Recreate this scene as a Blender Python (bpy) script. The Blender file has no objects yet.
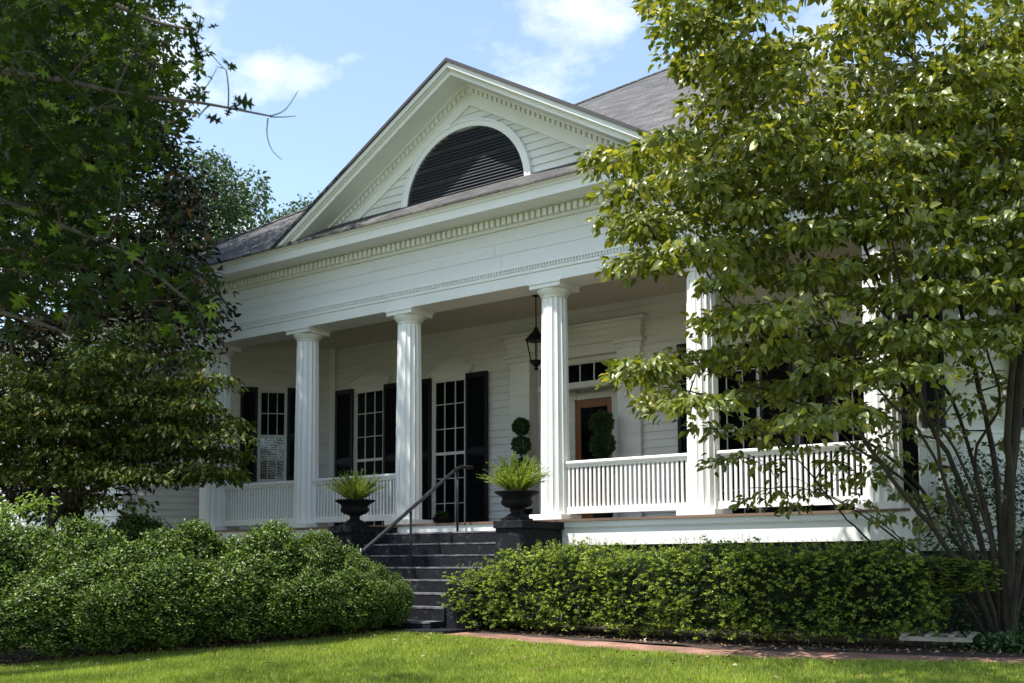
import bpy, math, random
import numpy as np
from mathutils import Vector, Matrix
random.seed(7); rng=np.random.default_rng(7)
sc=bpy.context.scene; col=sc.collection
R=math.radians
# ------------------------------------------------------------ camera
FPX=1049.0; yaw,pit,rol=R(35.25),R(4.01),R(-.16); CAM=np.array([9.95,-13.16,-.65]); PY=149.6
cy,sy,cp,sp=math.cos(yaw),math.sin(yaw),math.cos(pit),math.sin(pit)
Fw=np.array([-sy*cp,cy*cp,sp]); Rt=np.array([cy,sy,0.]); Up=np.cross(Rt,Fw)
Rt,Up=math.cos(rol)*Rt+math.sin(rol)*Up,-math.sin(rol)*Rt+math.cos(rol)*Up
cd=bpy.data.cameras.new('camera'); cam=bpy.data.objects.new('camera',cd); col.objects.link(cam); sc.camera=cam
cd.sensor_width=36; cd.lens=FPX*36/1024; cd.shift_y=PY/1024; cd.clip_start=.1; cd.clip_end=3000
cam.matrix_world=Matrix(((Rt[0],Up[0],-Fw[0],CAM[0]),(Rt[1],Up[1],-Fw[1],CAM[1]),(Rt[2],Up[2],-Fw[2],CAM[2]),(0,0,0,1)))
cd.dof.use_dof=True; cd.dof.focus_distance=13.5; cd.dof.aperture_fstop=4.0
# ------------------------------------------------------------ sky and sun
SUN=np.array([-.27,-.50,1.2]); SUN/=np.linalg.norm(SUN)
w=bpy.data.worlds.new('World'); sc.world=w; w.use_nodes=True; nt=w.node_tree; nt.nodes.clear()
out=nt.nodes.new('ShaderNodeOutputWorld'); bg=nt.nodes.new('ShaderNodeBackground'); bg.inputs[1].default_value=.15
sky=nt.nodes.new('ShaderNodeTexSky'); sky.sky_type='NISHITA'; sky.sun_disc=False
sky.sun_elevation=math.asin(SUN[2]); sky.sun_rotation=math.atan2(SUN[0],SUN[1]); sky.air_density=1.0; sky.dust_density=.7; sky.ozone_density=1.5
tc=nt.nodes.new('ShaderNodeTexCoord'); mp=nt.nodes.new('ShaderNodeMapping'); mp.inputs['Scale'].default_value=(1.0,1.0,1.9); mp.inputs['Location'].default_value=(3.4,.2,1.17); mp.inputs['Rotation'].default_value=(0,0,-.03)
nz=nt.nodes.new('ShaderNodeTexNoise'); nz.inputs['Scale'].default_value=3.4; nz.inputs['Detail'].default_value=9; nz.inputs['Roughness'].default_value=.55
cr=nt.nodes.new('ShaderNodeValToRGB'); cr.color_ramp.elements[0].position=.55; cr.color_ramp.elements[0].color=(.06,.06,.06,1); cr.color_ramp.elements[1].position=.72; cr.color_ramp.elements[1].color=(.95,.95,.95,1)
mx=nt.nodes.new('ShaderNodeMix'); mx.data_type='RGBA'; mx.inputs[7].default_value=(5.8,5.7,5.8,1)
ln=nt.links.new
ln(tc.outputs['Generated'],mp.inputs[0]); ln(mp.outputs[0],nz.inputs['Vector']); ln(nz.outputs[0],cr.inputs[0]); ln(cr.outputs[0],mx.inputs[0]); ln(sky.outputs[0],mx.inputs[6]); wm=nt.nodes.new('ShaderNodeMix'); wm.data_type='RGBA'; wm.blend_type='MULTIPLY'; wm.inputs[0].default_value=1; wm.inputs[7].default_value=(1.03,1.03,.96,1); ln(mx.outputs[2],wm.inputs[6]); ln(wm.outputs[2],bg.inputs[0]); ln(bg.outputs[0],out.inputs[0])
sl=bpy.data.lights.new('sun','SUN'); sl.energy=4.5; sl.angle=R(.53); sl.color=(1,.955,.88)
so=bpy.data.objects.new('sun',sl); col.objects.link(so); so.rotation_euler=Vector(SUN).to_track_quat('Z','Y').to_euler(); so.location=(0,0,30)
sc.view_settings.view_transform='Standard'; sc.view_settings.look='None'; sc.view_settings.gamma=1; sc.view_settings.exposure=1.03; sc.view_settings.use_curve_mapping=False
sc.cycles.max_bounces=8; sc.cycles.transparent_max_bounces=8

# ------------------------------------------------------------ helpers
def ray(u,v): return Fw+Rt*(u-512)/FPX-Up*(v-341.5-PY)/FPX
def at(u,v,Z): return CAM+ray(u,v)*Z                      # plan position for a picture point at a distance
def gz(x,y):                                            # lawn height
    y=np.asarray(y,float); return -1.5+.075*np.clip(y+3.1,-40,0)
def tag(o,label=None,cat=None,group=None,kind=None):
    if label:o['label']=label
    if cat:o['category']=cat
    if group:o['group']=group
    if kind:o['kind']=kind
    return o
def empty(name,loc=(0,0,0),rz=0,label=None,cat=None,group=None):
    o=bpy.data.objects.new(name,None); col.objects.link(o); o.location=loc; o.rotation_euler=(0,0,rz); o.empty_display_size=.1
    return tag(o,label,cat,group)
def link(name,me,mats,parent=None,loc=None):
    for m in (mats if isinstance(mats,(list,tuple)) else [mats]): me.materials.append(m)
    o=bpy.data.objects.new(name,me); col.objects.link(o)
    if parent is not None: o.parent=parent; 
    if loc is not None: o.location=loc
    return o
class Fr:                                               # a local frame on a wall: u along, d outward, z up
    def __init__(s,P0=(0,0),U=(1,0),N=(0,-1)): s.P=np.array(P0,float); s.U=np.array(U,float)/np.hypot(*U); s.N=np.array(N,float)/np.hypot(*N)
    def __call__(s,u,d,z): p=s.P+s.U*u+s.N*d; return (p[0],p[1],z)
W0=Fr((0,0),(1,0),(0,1))                                # world: u=x, d=y
class MB:
    def __init__(s): s.v=[];s.f=[];s.smooth=False
    def add(s,vs,fs): b=len(s.v); s.v+=[tuple(map(float,v)) for v in vs]; s.f+=[tuple(i+b for i in f) for f in fs]
    def box(s,fr,u0,u1,d0,d1,z0,z1):
        s.add([fr(u,d,z) for z in (z0,z1) for u,d in ((u0,d0),(u1,d0),(u1,d1),(u0,d1))],[(0,1,2,3),(4,5,6,7),(0,1,5,4),(1,2,6,5),(2,3,7,6),(3,0,4,7)])
    def prism(s,fr,poly,d0,d1):                         # poly in (u,z), extruded in d
        n=len(poly); s.add([fr(u,d,z) for d in (d0,d1) for u,z in poly],[tuple(range(n)),tuple(range(n,2*n))]+[(i,(i+1)%n,n+(i+1)%n,n+i) for i in range(n)])
    def extru(s,fr,prof,u0,u1):                         # prof in (d,z), extruded along u
        n=len(prof); s.add([fr(u,d,z) for u in (u0,u1) for d,z in prof],[tuple(range(n)),tuple(range(n,2*n))]+[(i,(i+1)%n,n+(i+1)%n,n+i) for i in range(n)])
    def lathe(s,c,prof,n=24,flute=0,nf=16):
        rings=[]
        for r,z in prof:
            ring=[]
            for k in range(n):
                a=2*math.pi*k/n; rr=r
                if flute: rr=r*(1-flute*abs(math.sin(a*nf/2))**.75)
                ring.append((c[0]+rr*math.cos(a),c[1]+rr*math.sin(a),c[2]+z))
            rings+=ring
        fs=[(j*n+k,j*n+(k+1)%n,(j+1)*n+(k+1)%n,(j+1)*n+k) for j in range(len(prof)-1) for k in range(n)]
        fs+=[tuple(range(n)),tuple((len(prof)-1)*n+k for k in range(n))]
        s.add(rings,fs)
    def tube(s,pts,rad,n=6):
        pts=[np.array(p,float) for p in pts]; m=len(pts); rad=[rad]*m if np.isscalar(rad) else rad; vs=[]
        up=np.array([.13,.21,.97])
        for i,p in enumerate(pts):
            t=pts[min(i+1,m-1)]-pts[max(i-1,0)]; t/=np.linalg.norm(t)+1e-9
            a=np.cross(t,up); a=a/(np.linalg.norm(a)+1e-9) if np.linalg.norm(a)>.05 else np.array([1.,0,0]); b=np.cross(t,a)
            vs+=[p+rad[i]*(math.cos(2*math.pi*k/n)*a+math.sin(2*math.pi*k/n)*b) for k in range(n)]
        s.add(vs,[(j*n+k,j*n+(k+1)%n,(j+1)*n+(k+1)%n,(j+1)*n+k) for j in range(m-1) for k in range(n)]+[tuple(range(n)),tuple((m-1)*n+k for k in range(n))])
    def build(s,name,mat,parent=None,smooth=False,bevel=0,loc=None):
        import bmesh
        me=bpy.data.meshes.new(name); me.from_pydata(s.v,[],s.f)
        bm=bmesh.new(); bm.from_mesh(me); bmesh.ops.recalc_face_normals(bm,faces=bm.faces); bm.to_mesh(me); bm.free()
        if smooth: me.polygons.foreach_set('use_smooth',[True]*len(me.polygons))
        o=link(name,me,mat,parent,loc)
        if bevel:
            b=o.modifiers.new('bevel','BEVEL'); b.width=bevel; b.segments=2; b.limit_method='ANGLE'
        return o
def box(name,mat,parent,fr,*a,bevel=0): m=MB(); m.box(fr,*a); return m.build(name,mat,parent,bevel=bevel)

# ------------------------------------------------------------ materials
def M(name,rgb,rough=.6,noise=0,nscale=6,bump=0,bscale=30,metal=0,spec=.5,rgb2=None,stretch=(1,1,1),detail=5,lo=.35,hi=.7):
    m=bpy.data.materials.new(name); m.use_nodes=True; n=m.node_tree; b=n.nodes['Principled BSDF']
    b.inputs['Base Color'].default_value=(*rgb,1); b.inputs['Roughness'].default_value=rough; b.inputs['Metallic'].default_value=metal; b.inputs['Specular IOR Level'].default_value=spec
    t=n.nodes.new('ShaderNodeTexCoord'); mp=n.nodes.new('ShaderNodeMapping'); mp.inputs['Scale'].default_value=stretch; n.links.new(t.outputs['Object'],mp.inputs[0])
    if noise or rgb2:
        nz=n.nodes.new('ShaderNodeTexNoise'); nz.inputs['Scale'].default_value=nscale; nz.inputs['Detail'].default_value=detail; n.links.new(mp.outputs[0],nz.inputs['Vector'])
        r=n.nodes.new('ShaderNodeValToRGB'); e=r.color_ramp.elements; e[0].position=lo; e[1].position=hi
        c2=rgb2 or tuple(c*(1-noise) for c in rgb)
        e[0].color=(*rgb,1); e[1].color=(*c2,1); n.links.new(nz.outputs[0],r.inputs[0]); n.links.new(r.outputs[0],b.inputs['Base Color'])
    if bump:
        n2=n.nodes.new('ShaderNodeTexNoise'); n2.inputs['Scale'].default_value=bscale; n2.inputs['Detail'].default_value=4; n.links.new(mp.outputs[0],n2.inputs['Vector'])
        bp=n.nodes.new('ShaderNodeBump'); bp.inputs['Strength'].default_value=bump; bp.inputs['Distance'].default_value=.02; n.links.new(n2.outputs[0],bp.inputs['Height']); n.links.new(bp.outputs[0],b.inputs['Normal'])
    return m
def leafmat(name,cols,rough=.42,trans=.28,tcol=None,spec=.45,under=None,patch=0):
    m=bpy.data.materials.new(name); m.use_nodes=True; n=m.node_tree; b=n.nodes['Principled BSDF']; o=n.nodes['Material Output']
    g=n.nodes.new('ShaderNodeNewGeometry'); r=n.nodes.new('ShaderNodeValToRGB'); el=r.color_ramp.elements
    while len(el)<len(cols): el.new(.5)
    for i,(p,c) in enumerate(cols): el[i].position=p; el[i].color=(*c,1)
    n.links.new(g.outputs['Random Per Island'],r.inputs[0]); src=r.outputs[0]
    if patch:
        tc_=n.nodes.new('ShaderNodeTexCoord'); z_=n.nodes.new('ShaderNodeTexNoise'); z_.inputs['Scale'].default_value=patch; z_.inputs['Detail'].default_value=5; rr_=n.nodes.new('ShaderNodeValToRGB'); rr_.color_ramp.elements[0].position=.32; rr_.color_ramp.elements[0].color=(.66,.70,.62,1); rr_.color_ramp.elements[1].position=.68; rr_.color_ramp.elements[1].color=(1.28,1.2,1.15,1)
        n.links.new(tc_.outputs['Object'],z_.inputs['Vector']); n.links.new(z_.outputs[0],rr_.inputs[0]); pm=n.nodes.new('ShaderNodeMix'); pm.data_type='RGBA'; pm.blend_type='MULTIPLY'; pm.inputs[0].default_value=1; n.links.new(src,pm.inputs[6]); n.links.new(rr_.outputs[0],pm.inputs[7]); src=pm.outputs[2]
    if under:
        mxx=n.nodes.new('ShaderNodeMix'); mxx.data_type='RGBA'; n.links.new(g.outputs['Backfacing'],mxx.inputs[0]); n.links.new(src,mxx.inputs[6]); mxx.inputs[7].default_value=(*under,1); src=mxx.outputs[2]
    n.links.new(src,b.inputs['Base Color']); b.inputs['Roughness'].default_value=rough; b.inputs['Specular IOR Level'].default_value=spec
    t=n.nodes.new('ShaderNodeBsdfTranslucent'); hs=n.nodes.new('ShaderNodeMix'); hs.data_type='RGBA'; hs.blend_type='MULTIPLY'; hs.inputs[0].default_value=1; n.links.new(src,hs.inputs[6]); hs.inputs[7].default_value=(*(tcol or (2.0,2.1,.7)),1)
    n.links.new(hs.outputs[2],t.inputs[0]); ms=n.nodes.new('ShaderNodeMixShader'); ms.inputs[0].default_value=trans
    n.links.new(b.outputs[0],ms.inputs[1]); n.links.new(t.outputs[0],ms.inputs[2]); n.links.new(ms.outputs[0],o.inputs[0])
    return m
white=M('white_paint',(.79,.79,.775),.5,noise=.10,nscale=1.7,bump=.05,bscale=25,lo=.45,hi=.85)
white_sid=M('white_siding_paint',(.74,.73,.70),.55,noise=.14,nscale=3,bump=.08,bscale=18,stretch=(.4,.4,2.5))
white_wx=M('weathered_white_paint',(.72,.72,.70),.6,noise=.28,nscale=1.3,bump=.15,bscale=22,stretch=(.35,1,2.2),lo=.5,hi=.95)
frieze_m=M('frieze_board_paint',(.74,.745,.75),.5,noise=.12,nscale=1.2,bump=.12,bscale=14,stretch=(.25,1,3),lo=.4,hi=.9)
dirty=M('aged_gutter_metal',(.15,.135,.12),.8,rgb2=(.06,.055,.05),nscale=5,stretch=(.4,2,2))
ceil_m=M('porch_ceiling_paint',(.60,.56,.47),.6,noise=.1,nscale=4,stretch=(.2,3,1))
black=M('black_shutter_paint',(.006,.007,.009),.5,spec=.25)
iron=M('black_iron',(.008,.008,.009),.7,bump=.3,bscale=60,spec=.2)
louvm=M('black_louver_paint',(.042,.047,.06),.42)
rail_m=M('grey_steel_handrail',(.035,.037,.043),.35,metal=.4,bump=.05)
glass=M('dark_window_glass',(.004,.005,.006),.05,spec=.05)
stepm=M('charcoal_painted_brick',(.008,.009,.013),.75,spec=.2,rgb2=(.05,.052,.06),nscale=13,bump=.4,bscale=18,lo=.58,hi=.78)
stepm2=M('worn_step_edge_paint',(.15,.15,.165),.7,rgb2=(.035,.036,.042),nscale=14,stretch=(.5,2,2),lo=.42,hi=.62)
deckm=M('worn_brown_porch_boards',(.21,.13,.085),.6,rgb2=(.12,.08,.06),nscale=5,stretch=(.3,4,3))
found=M('dark_foundation_brick',(.02,.02,.024),.85,noise=.4,nscale=8,bump=.5)
wood=M('orange_stained_wood',(.27,.085,.016),.4,rgb2=(.17,.05,.01),nscale=6,stretch=(6,6,.4))
bark=M('grey_brown_bark',(.085,.065,.045),.9,rgb2=(.035,.028,.02),nscale=14,bump=.6,bscale=35,stretch=(1,1,.35))
barkl=M('light_twig_bark',(.20,.16,.11),.8,rgb2=(.08,.06,.045),nscale=20,bump=.4)
barkd=M('dark_bark',(.045,.036,.028),.9,rgb2=(.02,.017,.013),nscale=14,bump=.5)
rackm=M('pale_bare_wood',(.30,.26,.20),.7,noise=.4,nscale=9)
lampglass=M('lantern_glass',(.05,.05,.05),.1)
soilm=M('dark_mulch',(.035,.024,.018),.95,rgb2=(.10,.065,.045),nscale=22,bump=1,bscale=40,lo=.5,hi=.75)
cg=bpy.data.materials.new('clear_glass'); cg.use_nodes=True; n_=cg.node_tree; n_.nodes.clear()
o_=n_.nodes.new('ShaderNodeOutputMaterial'); t_=n_.nodes.new('ShaderNodeBsdfTransparent'); g_=n_.nodes.new('ShaderNodeBsdfGlossy'); g_.inputs['Roughness'].default_value=.05; x_=n_.nodes.new('ShaderNodeMixShader'); x_.inputs[0].default_value=.06
n_.links.new(t_.outputs[0],x_.inputs[1]); n_.links.new(g_.outputs[0],x_.inputs[2]); n_.links.new(x_.outputs[0],o_.inputs[0])
glass.node_tree.nodes['Principled BSDF'].inputs['IOR'].default_value=1.18
# shingles and brick path
def brickmat(name,c1,c2,mort,bw,bh,axes,rough=.9,bump=.6,noisec=None,ms=.006):
    m=bpy.data.materials.new(name); m.use_nodes=True; n=m.node_tree; b=n.nodes['Principled BSDF']; b.inputs['Roughness'].default_value=rough; b.inputs['Specular IOR Level'].default_value=.2
    t=n.nodes.new('ShaderNodeTexCoord'); s=n.nodes.new('ShaderNodeSeparateXYZ'); c=n.nodes.new('ShaderNodeCombineXYZ'); n.links.new(t.outputs['Object'],s.inputs[0])
    n.links.new(s.outputs[axes[0]],c.inputs[0]); n.links.new(s.outputs[axes[1]],c.inputs[1])
    k=n.nodes.new('ShaderNodeTexBrick'); k.inputs['Scale'].default_value=1; k.inputs['Brick Width'].default_value=bw; k.inputs['Row Height'].default_value=bh; k.inputs['Mortar Size'].default_value=ms; k.inputs['Mortar Smooth'].default_value=.3; k.inputs['Bias'].default_value=0
    k.inputs['Color1'].default_value=(*c1,1); k.inputs['Color2'].default_value=(*c2,1); k.inputs['Mortar'].default_value=(*mort,1); n.links.new(c.outputs[0],k.inputs['Vector'])
    z=n.nodes.new('ShaderNodeTexNoise'); z.inputs['Scale'].default_value=2.2; z.inputs['Detail'].default_value=8; n.links.new(t.outputs['Object'],z.inputs['Vector'])
    r=n.nodes.new('ShaderNodeValToRGB'); r.color_ramp.elements[0].position=.3; r.color_ramp.elements[0].color=(.62,.6,.6,1); r.color_ramp.elements[1].position=.7; r.color_ramp.elements[1].color=(1.25,1.2,1.15,1)
    x=n.nodes.new('ShaderNodeMix'); x.data_type='RGBA'; x.blend_type='MULTIPLY'; x.inputs[0].default_value=1; n.links.new(z.outputs[0],r.inputs[0]); n.links.new(k.outputs[0],x.inputs[6]); n.links.new(r.outputs[0],x.inputs[7]); n.links.new(x.outputs[2],b.inputs['Base Color'])
    z2=n.nodes.new('ShaderNodeTexNoise'); z2.inputs['Scale'].default_value=60; n.links.new(t.outputs['Object'],z2.inputs['Vector'])
    bp=n.nodes.new('ShaderNodeBump'); bp.inputs['Strength'].default_value=bump; bp.inputs['Distance'].default_value=.012; n.links.new(z2.outputs[0],bp.inputs['Height']); n.links.new(bp.outputs[0],b.inputs['Normal'])
    return m
shingle=brickmat('grey_asphalt_shingle',(.080,.082,.086),(.130,.131,.134),(.035,.035,.036),.34,.085,(0,2),ms=.009)
brickp=brickmat('old_red_brick_path',(.24,.12,.09),(.30,.18,.14),(.17,.145,.12),.21,.105,(0,1),ms=.008)

# ------------------------------------------------------------ terrain
def sheet(name,mat,xs,ys,zf,kind='structure',parent=None):
    X,Y=np.meshgrid(xs,ys); Z=zf(X,Y); nx,ny=len(xs),len(ys)
    vs=np.stack([X,Y,Z],-1).reshape(-1,3); fs=[(j*nx+i,j*nx+i+1,(j+1)*nx+i+1,(j+1)*nx+i) for j in range(ny-1) for i in range(nx-1)]
    me=bpy.data.meshes.new(name); me.from_pydata(vs.tolist(),[],fs); me.polygons.foreach_set('use_smooth',[True]*len(fs))
    return tag(link(name,me,mat),kind=kind)
lawnm=M('lawn_green',(.10,.135,.035),.9,rgb2=(.13,.16,.05),nscale=3,bump=.5,bscale=60)
sheet('lawn',lawnm,np.r_[-900,-300,-100,-40,np.linspace(-20,20,81),40,100,300,900],np.r_[-900,-200,-60,np.linspace(-30,0,61),10,20,60,200,900],lambda X,Y:gz(X,Y)-.02)
bouncem=M('pale_bounce_ground',(.40,.37,.33),.95,rgb2=(.30,.27,.24),nscale=9,bump=.6,bscale=60)
sheet('bounce_ground',bouncem,np.linspace(-40,40,9),np.linspace(-27,-16.5,8),lambda X,Y:gz(X,Y)-.008)  # unseen pale ground behind the camera, added to bounce light onto the frieze
# lawn edge (front border of hedges and path), x -> y
LE=[(-12,-13.5),(-6,-10.2),(-2.6,-8.1),(-1.53,-6.82),(-1.2,-6.11),(-.58,-5.4),(-.11,-4.93),(.32,-4.3),(.6,-3.55),(.97,-3.12),(1.27,-3.05),(1.79,-3.15),(3.52,-3.42),(4.77,-3.62),(6.28,-3.66),(7.98,-3.3),(9.5,-3.1),(14,-3.0)]
lex=np.array([p[0] for p in LE]); ley=np.array([p[1] for p in LE])
edge=lambda x:np.interp(x,lex,ley)
def strip(name,mat,x0,x1,lo,hi,dz,n=160,kind='structure'):
    xs=np.linspace(x0,x1,n); vs=[];K=8
    for x in xs:
        a,b=lo(x),hi(x)
        for k in range(K): y=a+(b-a)*k/(K-1); vs.append((x,y,float(gz(x,y))+dz))
    fs=[(i*K+k,(i+1)*K+k,(i+1)*K+k+1,i*K+k+1) for i in range(n-1) for k in range(K-1)]
    me=bpy.data.meshes.new(name); me.from_pydata(vs,[],fs); return tag(link(name,me,mat),kind=kind)
wob=lambda x:.05*math.sin(3.1*x)+.03*math.sin(7.7*x+1)
strip('mulch_bed',soilm,-12,1.0,lambda x:edge(x)+wob(x)*.6,lambda x:-.4,-.008)
strip('brick_path',brickp,.55,14,lambda x:edge(x)+wob(x)*.3,lambda x:edge(x)+(.5+.08*math.sin(x) if x>1.9 else .5+.5*(1.9-x)),.004)
strip('planting_bed',soilm,1.9,14,lambda x:edge(x)+.47+wob(x)*1.6,lambda x:-.35,.008)

# ------------------------------------------------------------ house
house=empty('house',(0,0,0),0,'white Greek revival house with columned front porch, pediment and grey shingle roof','house')
H=3.6; CX=[-1.444-2*2.411,-1.444-2.411,-1.444,1.444,1.444+2.411,1.444+2*2.411]; D=2.9
main=Fr((0,D),(1,0),(0,-1)); cl=Fr((-6.05,D),(1,1),(1,-1)); rw=Fr((6.73,-.30),(1,1),(1,-1))
def siding(name,fr,spans,z0,z1,ex=.14,mat=None,parent=house):
    m=MB()
    z=z0
    rows=[]
    while z<z1-.01: rows.append((z,min(z+ex,z1))); z+=ex
    for u0,u1 in spans:
        for a,b in rows: m.extru(fr,[(-.04,a),(.019+random.uniform(-.002,.002),a),(-.014,b+.004),(-.04,b+.004)],u0,u1)
    return m.build(name,mat or white_sid,parent)
siding('wall',main,[(-6.05,-1.38)],-.05,4.02); siding('wall',main,[(1.38,6.4)],-.05,4.02)
siding('wall',main,[(-1.38,1.38)],3.3,4.02)
tag(siding('angled_wall',cl,[(-4.3,0)],-1.3,4.02))
siding('wing_wall',Fr((-9.09,-.14),(1,0),(0,-1)),[(-5,0)],-1.3,4.6)
siding('wing_wall',Fr((-14.09,-.14),(0,1),(-1,0)),[(0,14)],-1.3,4.6)
wr=siding('angled_wall',rw,[(0.04,6)],.93,4.6,ex=.15)
mb=MB(); k=0
u=.04
while u<6: mb.box(rw,u,u+.088,-.03,.012,-.02,.80); u+=.093
mb.build('board_panel',white_sid,house)
mb=MB(); mb.box(rw,.0,6,-.03,.055,.80,.93); mb.box(rw,0,6,-.03,.075,.905,.935); mb.build('belt_course',white,house)
mb=MB(); mb.box(rw,0,6,-.03,.06,-.13,-.02); mb.box(rw,0,6,-.03,.035,-.5,-.13); mb.build('skirt_board',white,house)
box('corner_board',white,house,cl,-.12,-.003,.0,.045,-.05,4.0)
box('foundation',found,house,rw,0,6,-.3,-.02,-1.7,-.5)
# back of the house body
mb=MB(); mb.box(W0,-9.0,9.0,6.9,17.9,-1.6,4.9); mb.box(W0,-14.0,-9.2,.2,13,-1.6,4.6); mb.box(W0,-6.4,-6.1,D+.1,6.9,-1.6,4.6); mb.build('rear_body',white_sid,house)
# porch floor, skirt, ceiling
mb=MB()
x=-8.9
mb.add([(-6.75,-.42,0),(6.66,-.42,0),(9.6,D-.02,0),(-6.02,D-.02,0),(-8.7,.2,0),(-6.75,-.42,-.035),(6.66,-.42,-.035),(9.6,D-.02,-.035),(-6.02,D-.02,-.035),(-8.7,.2,-.035)],[(0,1,2,3,4),(5,6,7,8,9),(0,1,6,5),(1,2,7,6),(2,3,8,7),(3,4,9,8),(4,0,5,9)])
mb.build('porch_floor',deckm,house)
mb=MB(); mb.box(W0,-6.65,6.6,-.385,-.2,-.115,-.035); mb.box(W0,-6.65,6.6,-.35,-.2,-.375,-.115); mb.box(W0,-6.65,6.6,-.362,-.345,-.135,-.115); mb.build('skirt_board',white,house)
box('corner_post',white,house,W0,6.6,6.72,-.41,-.29,-1.7,-.0,bevel=.006)
mb=MB(); mb.box(W0,-6.6,6.55,-.22,-.05,-1.7,-.375); mb.build('foundation',found,house)
mb=MB(); mb.add([(-8.9,.1,4.0),(-6.7,.27,4.0),(6.9,.27,4.0),(9.6,D,4.0),(-6.0,D+.05,4.0),(-8.9,.1,4.06),(-6.7,.27,4.06),(6.9,.27,4.06),(9.6,D,4.06),(-6.0,D+.05,4.06)],[(0,1,2,3,4),(5,6,7,8,9)]); mb.build('porch_ceiling',ceil_m,house)
mb=MB()
for i in range(30): y=.3+i*.09; mb.box(W0,-6.2,6.9,y,y+.082,3.985,3.999)
mb.build('ceiling_board',ceil_m,house)
# columns
def column(x,i):
    m=MB(); m.lathe((x,0,0),[(.222,.09),(.222,.13),(.219,1.0),(.212,1.9),(.203,2.7),(.193,3.36)],96,flute=.085,nf=16)
    sh=m.build('column',white,house)
    m=MB(); m.lathe((x,0,0),[(.196,3.355),(.2,3.37),(.196,3.385),(.205,3.39),(.225,3.42),(.255,3.455),(.262,3.475),(.255,3.485)],48); m.build('capital',white,sh,smooth=True)
    m=MB(); m.box(W0,x-.275,x+.275,-.275,.275,3.483,3.545); m.box(W0,x-.292,x+.292,-.292,.292,3.545,3.572); m.build('abacus',white,sh,bevel=.004)
    m=MB(); m.box(W0,x-.285,x+.285,-.285,.285,.003,.09); m.build('plinth',white,sh,bevel=.006)
for i,x in enumerate(CX): column(x,i)
mb=MB(); mb.box(W0,-6.95,-6.72,.1,.38,0,3.48); mb.box(W0,-6.98,-6.69,.07,.41,3.48,3.56); mb.build('pilaster',white,house)
# entablature
def entab(fr,u0,u1):
    # profile in (d outward,z)
    o=.26
    m=MB(); m.box(fr,u0,u1,-.27,o,3.572,3.735); m.box(fr,u0,u1,-.26,o-.012,3.735,3.75); m.box(fr,u0,u1,-.26,o+.012,3.75,3.80); m.box(fr,u0,u1,-.26,o-.004,3.80,3.86); m.box(fr,u0,u1,-.26,o+.02,3.86,3.90)
    en=m.build('architrave',white,house)
    m=MB(); u=u0+.02
    while u<u1-.03: m.box(fr,u,u+.022,o-.004,o+.024,3.805,3.855); m.box(fr,u+.022,u+.036,o-.004,o+.02,3.805,3.82); u+=.052
    m.build('bead_moulding',white,en)
    m=MB(); zz=[3.90,4.11,4.30,4.5]
    for a,b in zip(zz,zz[1:]):
        uu=u0
        while uu<u1:
            un=min(uu+random.uniform(2.2,4.6),u1); m.box(fr,uu+.0015,un-.0015,-.26,o+random.uniform(-.002,.004),a+.002,b-.003); uu=un
    m.box(fr,u0,u1,-.26,o-.012,3.9,4.5)
    fz=m.build('frieze',frieze_m,house)
    m=MB(); m.extru(fr,[(o-.02,4.5),(o+.03,4.5),(o+.05,4.525),(o+.05,4.535),(o+.045,4.54),(o+.045,4.68),(o-.02,4.68)],u0-.03,u1+.03)
    co=m.build('cornice',white,house)
    m=MB(); u=u0
    while u<u1: m.box(fr,u,u+.066,o+.045,o+.12,4.545,4.655); u+=.107
    m.build('dentil_band',white,co)
    m=MB(); m.extru(fr,[(o-.02,4.68),(o+.06,4.66),(o+.13,4.672),(.74,4.68),(.74,4.665),(.77,4.665),(.77,4.80),(.785,4.80),(.80,4.83),(.84,4.85),(.85,4.865),(.85,4.882),(o-.02,4.882)],u0-.5,u1+.5 if u1<9 else u1)
    m.build('cornice',white,house)
front=Fr((0,0),(1,0),(0,-1))
entab(front,-9.0,6.72)
entab(rw,.3,6.0)
mb=MB(); mb.box(W0,-9,6.8,.1,.26,4.0,4.5); mb.build('beam',white,house)
# roof
zE=4.89; sl_=.655; ax,ay=0,8.75; az=zE+sl_*(ay+.82)
E=[(-9.5,-.87),(7.35,-.87),(9.6,1.38),(9.6,18.4),(-9.5,18.4)]
vs=[(x,y,zE) for x,y in E]+[(ax,ay,az)]+[(x,y,zE-.03) for x,y in E]
fs=[(i,(i+1)%5,5) for i in range(5)]+[(i,(i+1)%5,6+(i+1)%5,6+i) for i in range(5)]+[(6,7,8,9,10)]
mb=MB(); mb.add(vs,fs); mb.build('roof',shingle,house)
mb=MB(); 
for a in (0,1,2,3,4): mb.tube([(*E[a],zE+.01),(ax,ay,az+.01)],.035,5)
mb.build('ridge_cap',shingle,house)
mb=MB(); mb.box(W0,-14.4,-9.4,-.6,13.4,4.6,4.7); mb.add([(-14.6,-.75,4.7),(-9.3,-.75,4.7),(-9.3,13.4,4.7),(-14.6,13.4,4.7),(-11.5,5,6.3)],[(0,1,4),(1,2,4),(2,3,4),(3,0,4),(0,1,2,3)]); mb.build('wing_roof',shingle,house)
# pediment
ZA=7.155; SL=.585; XC=.04; cosr=1/math.hypot(1,SL)
def chev(m,a,b,y0,y1,zb=4.885):
    va,vb=a/cosr,b/cosr
    f=front
    for s in (-1,1):
        xo=(ZA-va-zb)/SL; xi=(ZA-vb-zb)/SL
        m.prism(f,[(XC,ZA-va),(XC+s*xo,zb),(XC+s*xi,zb),(XC,ZA-vb)],y0,y1)
mb=MB(); chev(mb,-.035,.012,-.0,.885); rr=mb.build('roof_edge',M('dark_roof_edge',(.035,.035,.04),.7),house)
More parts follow.
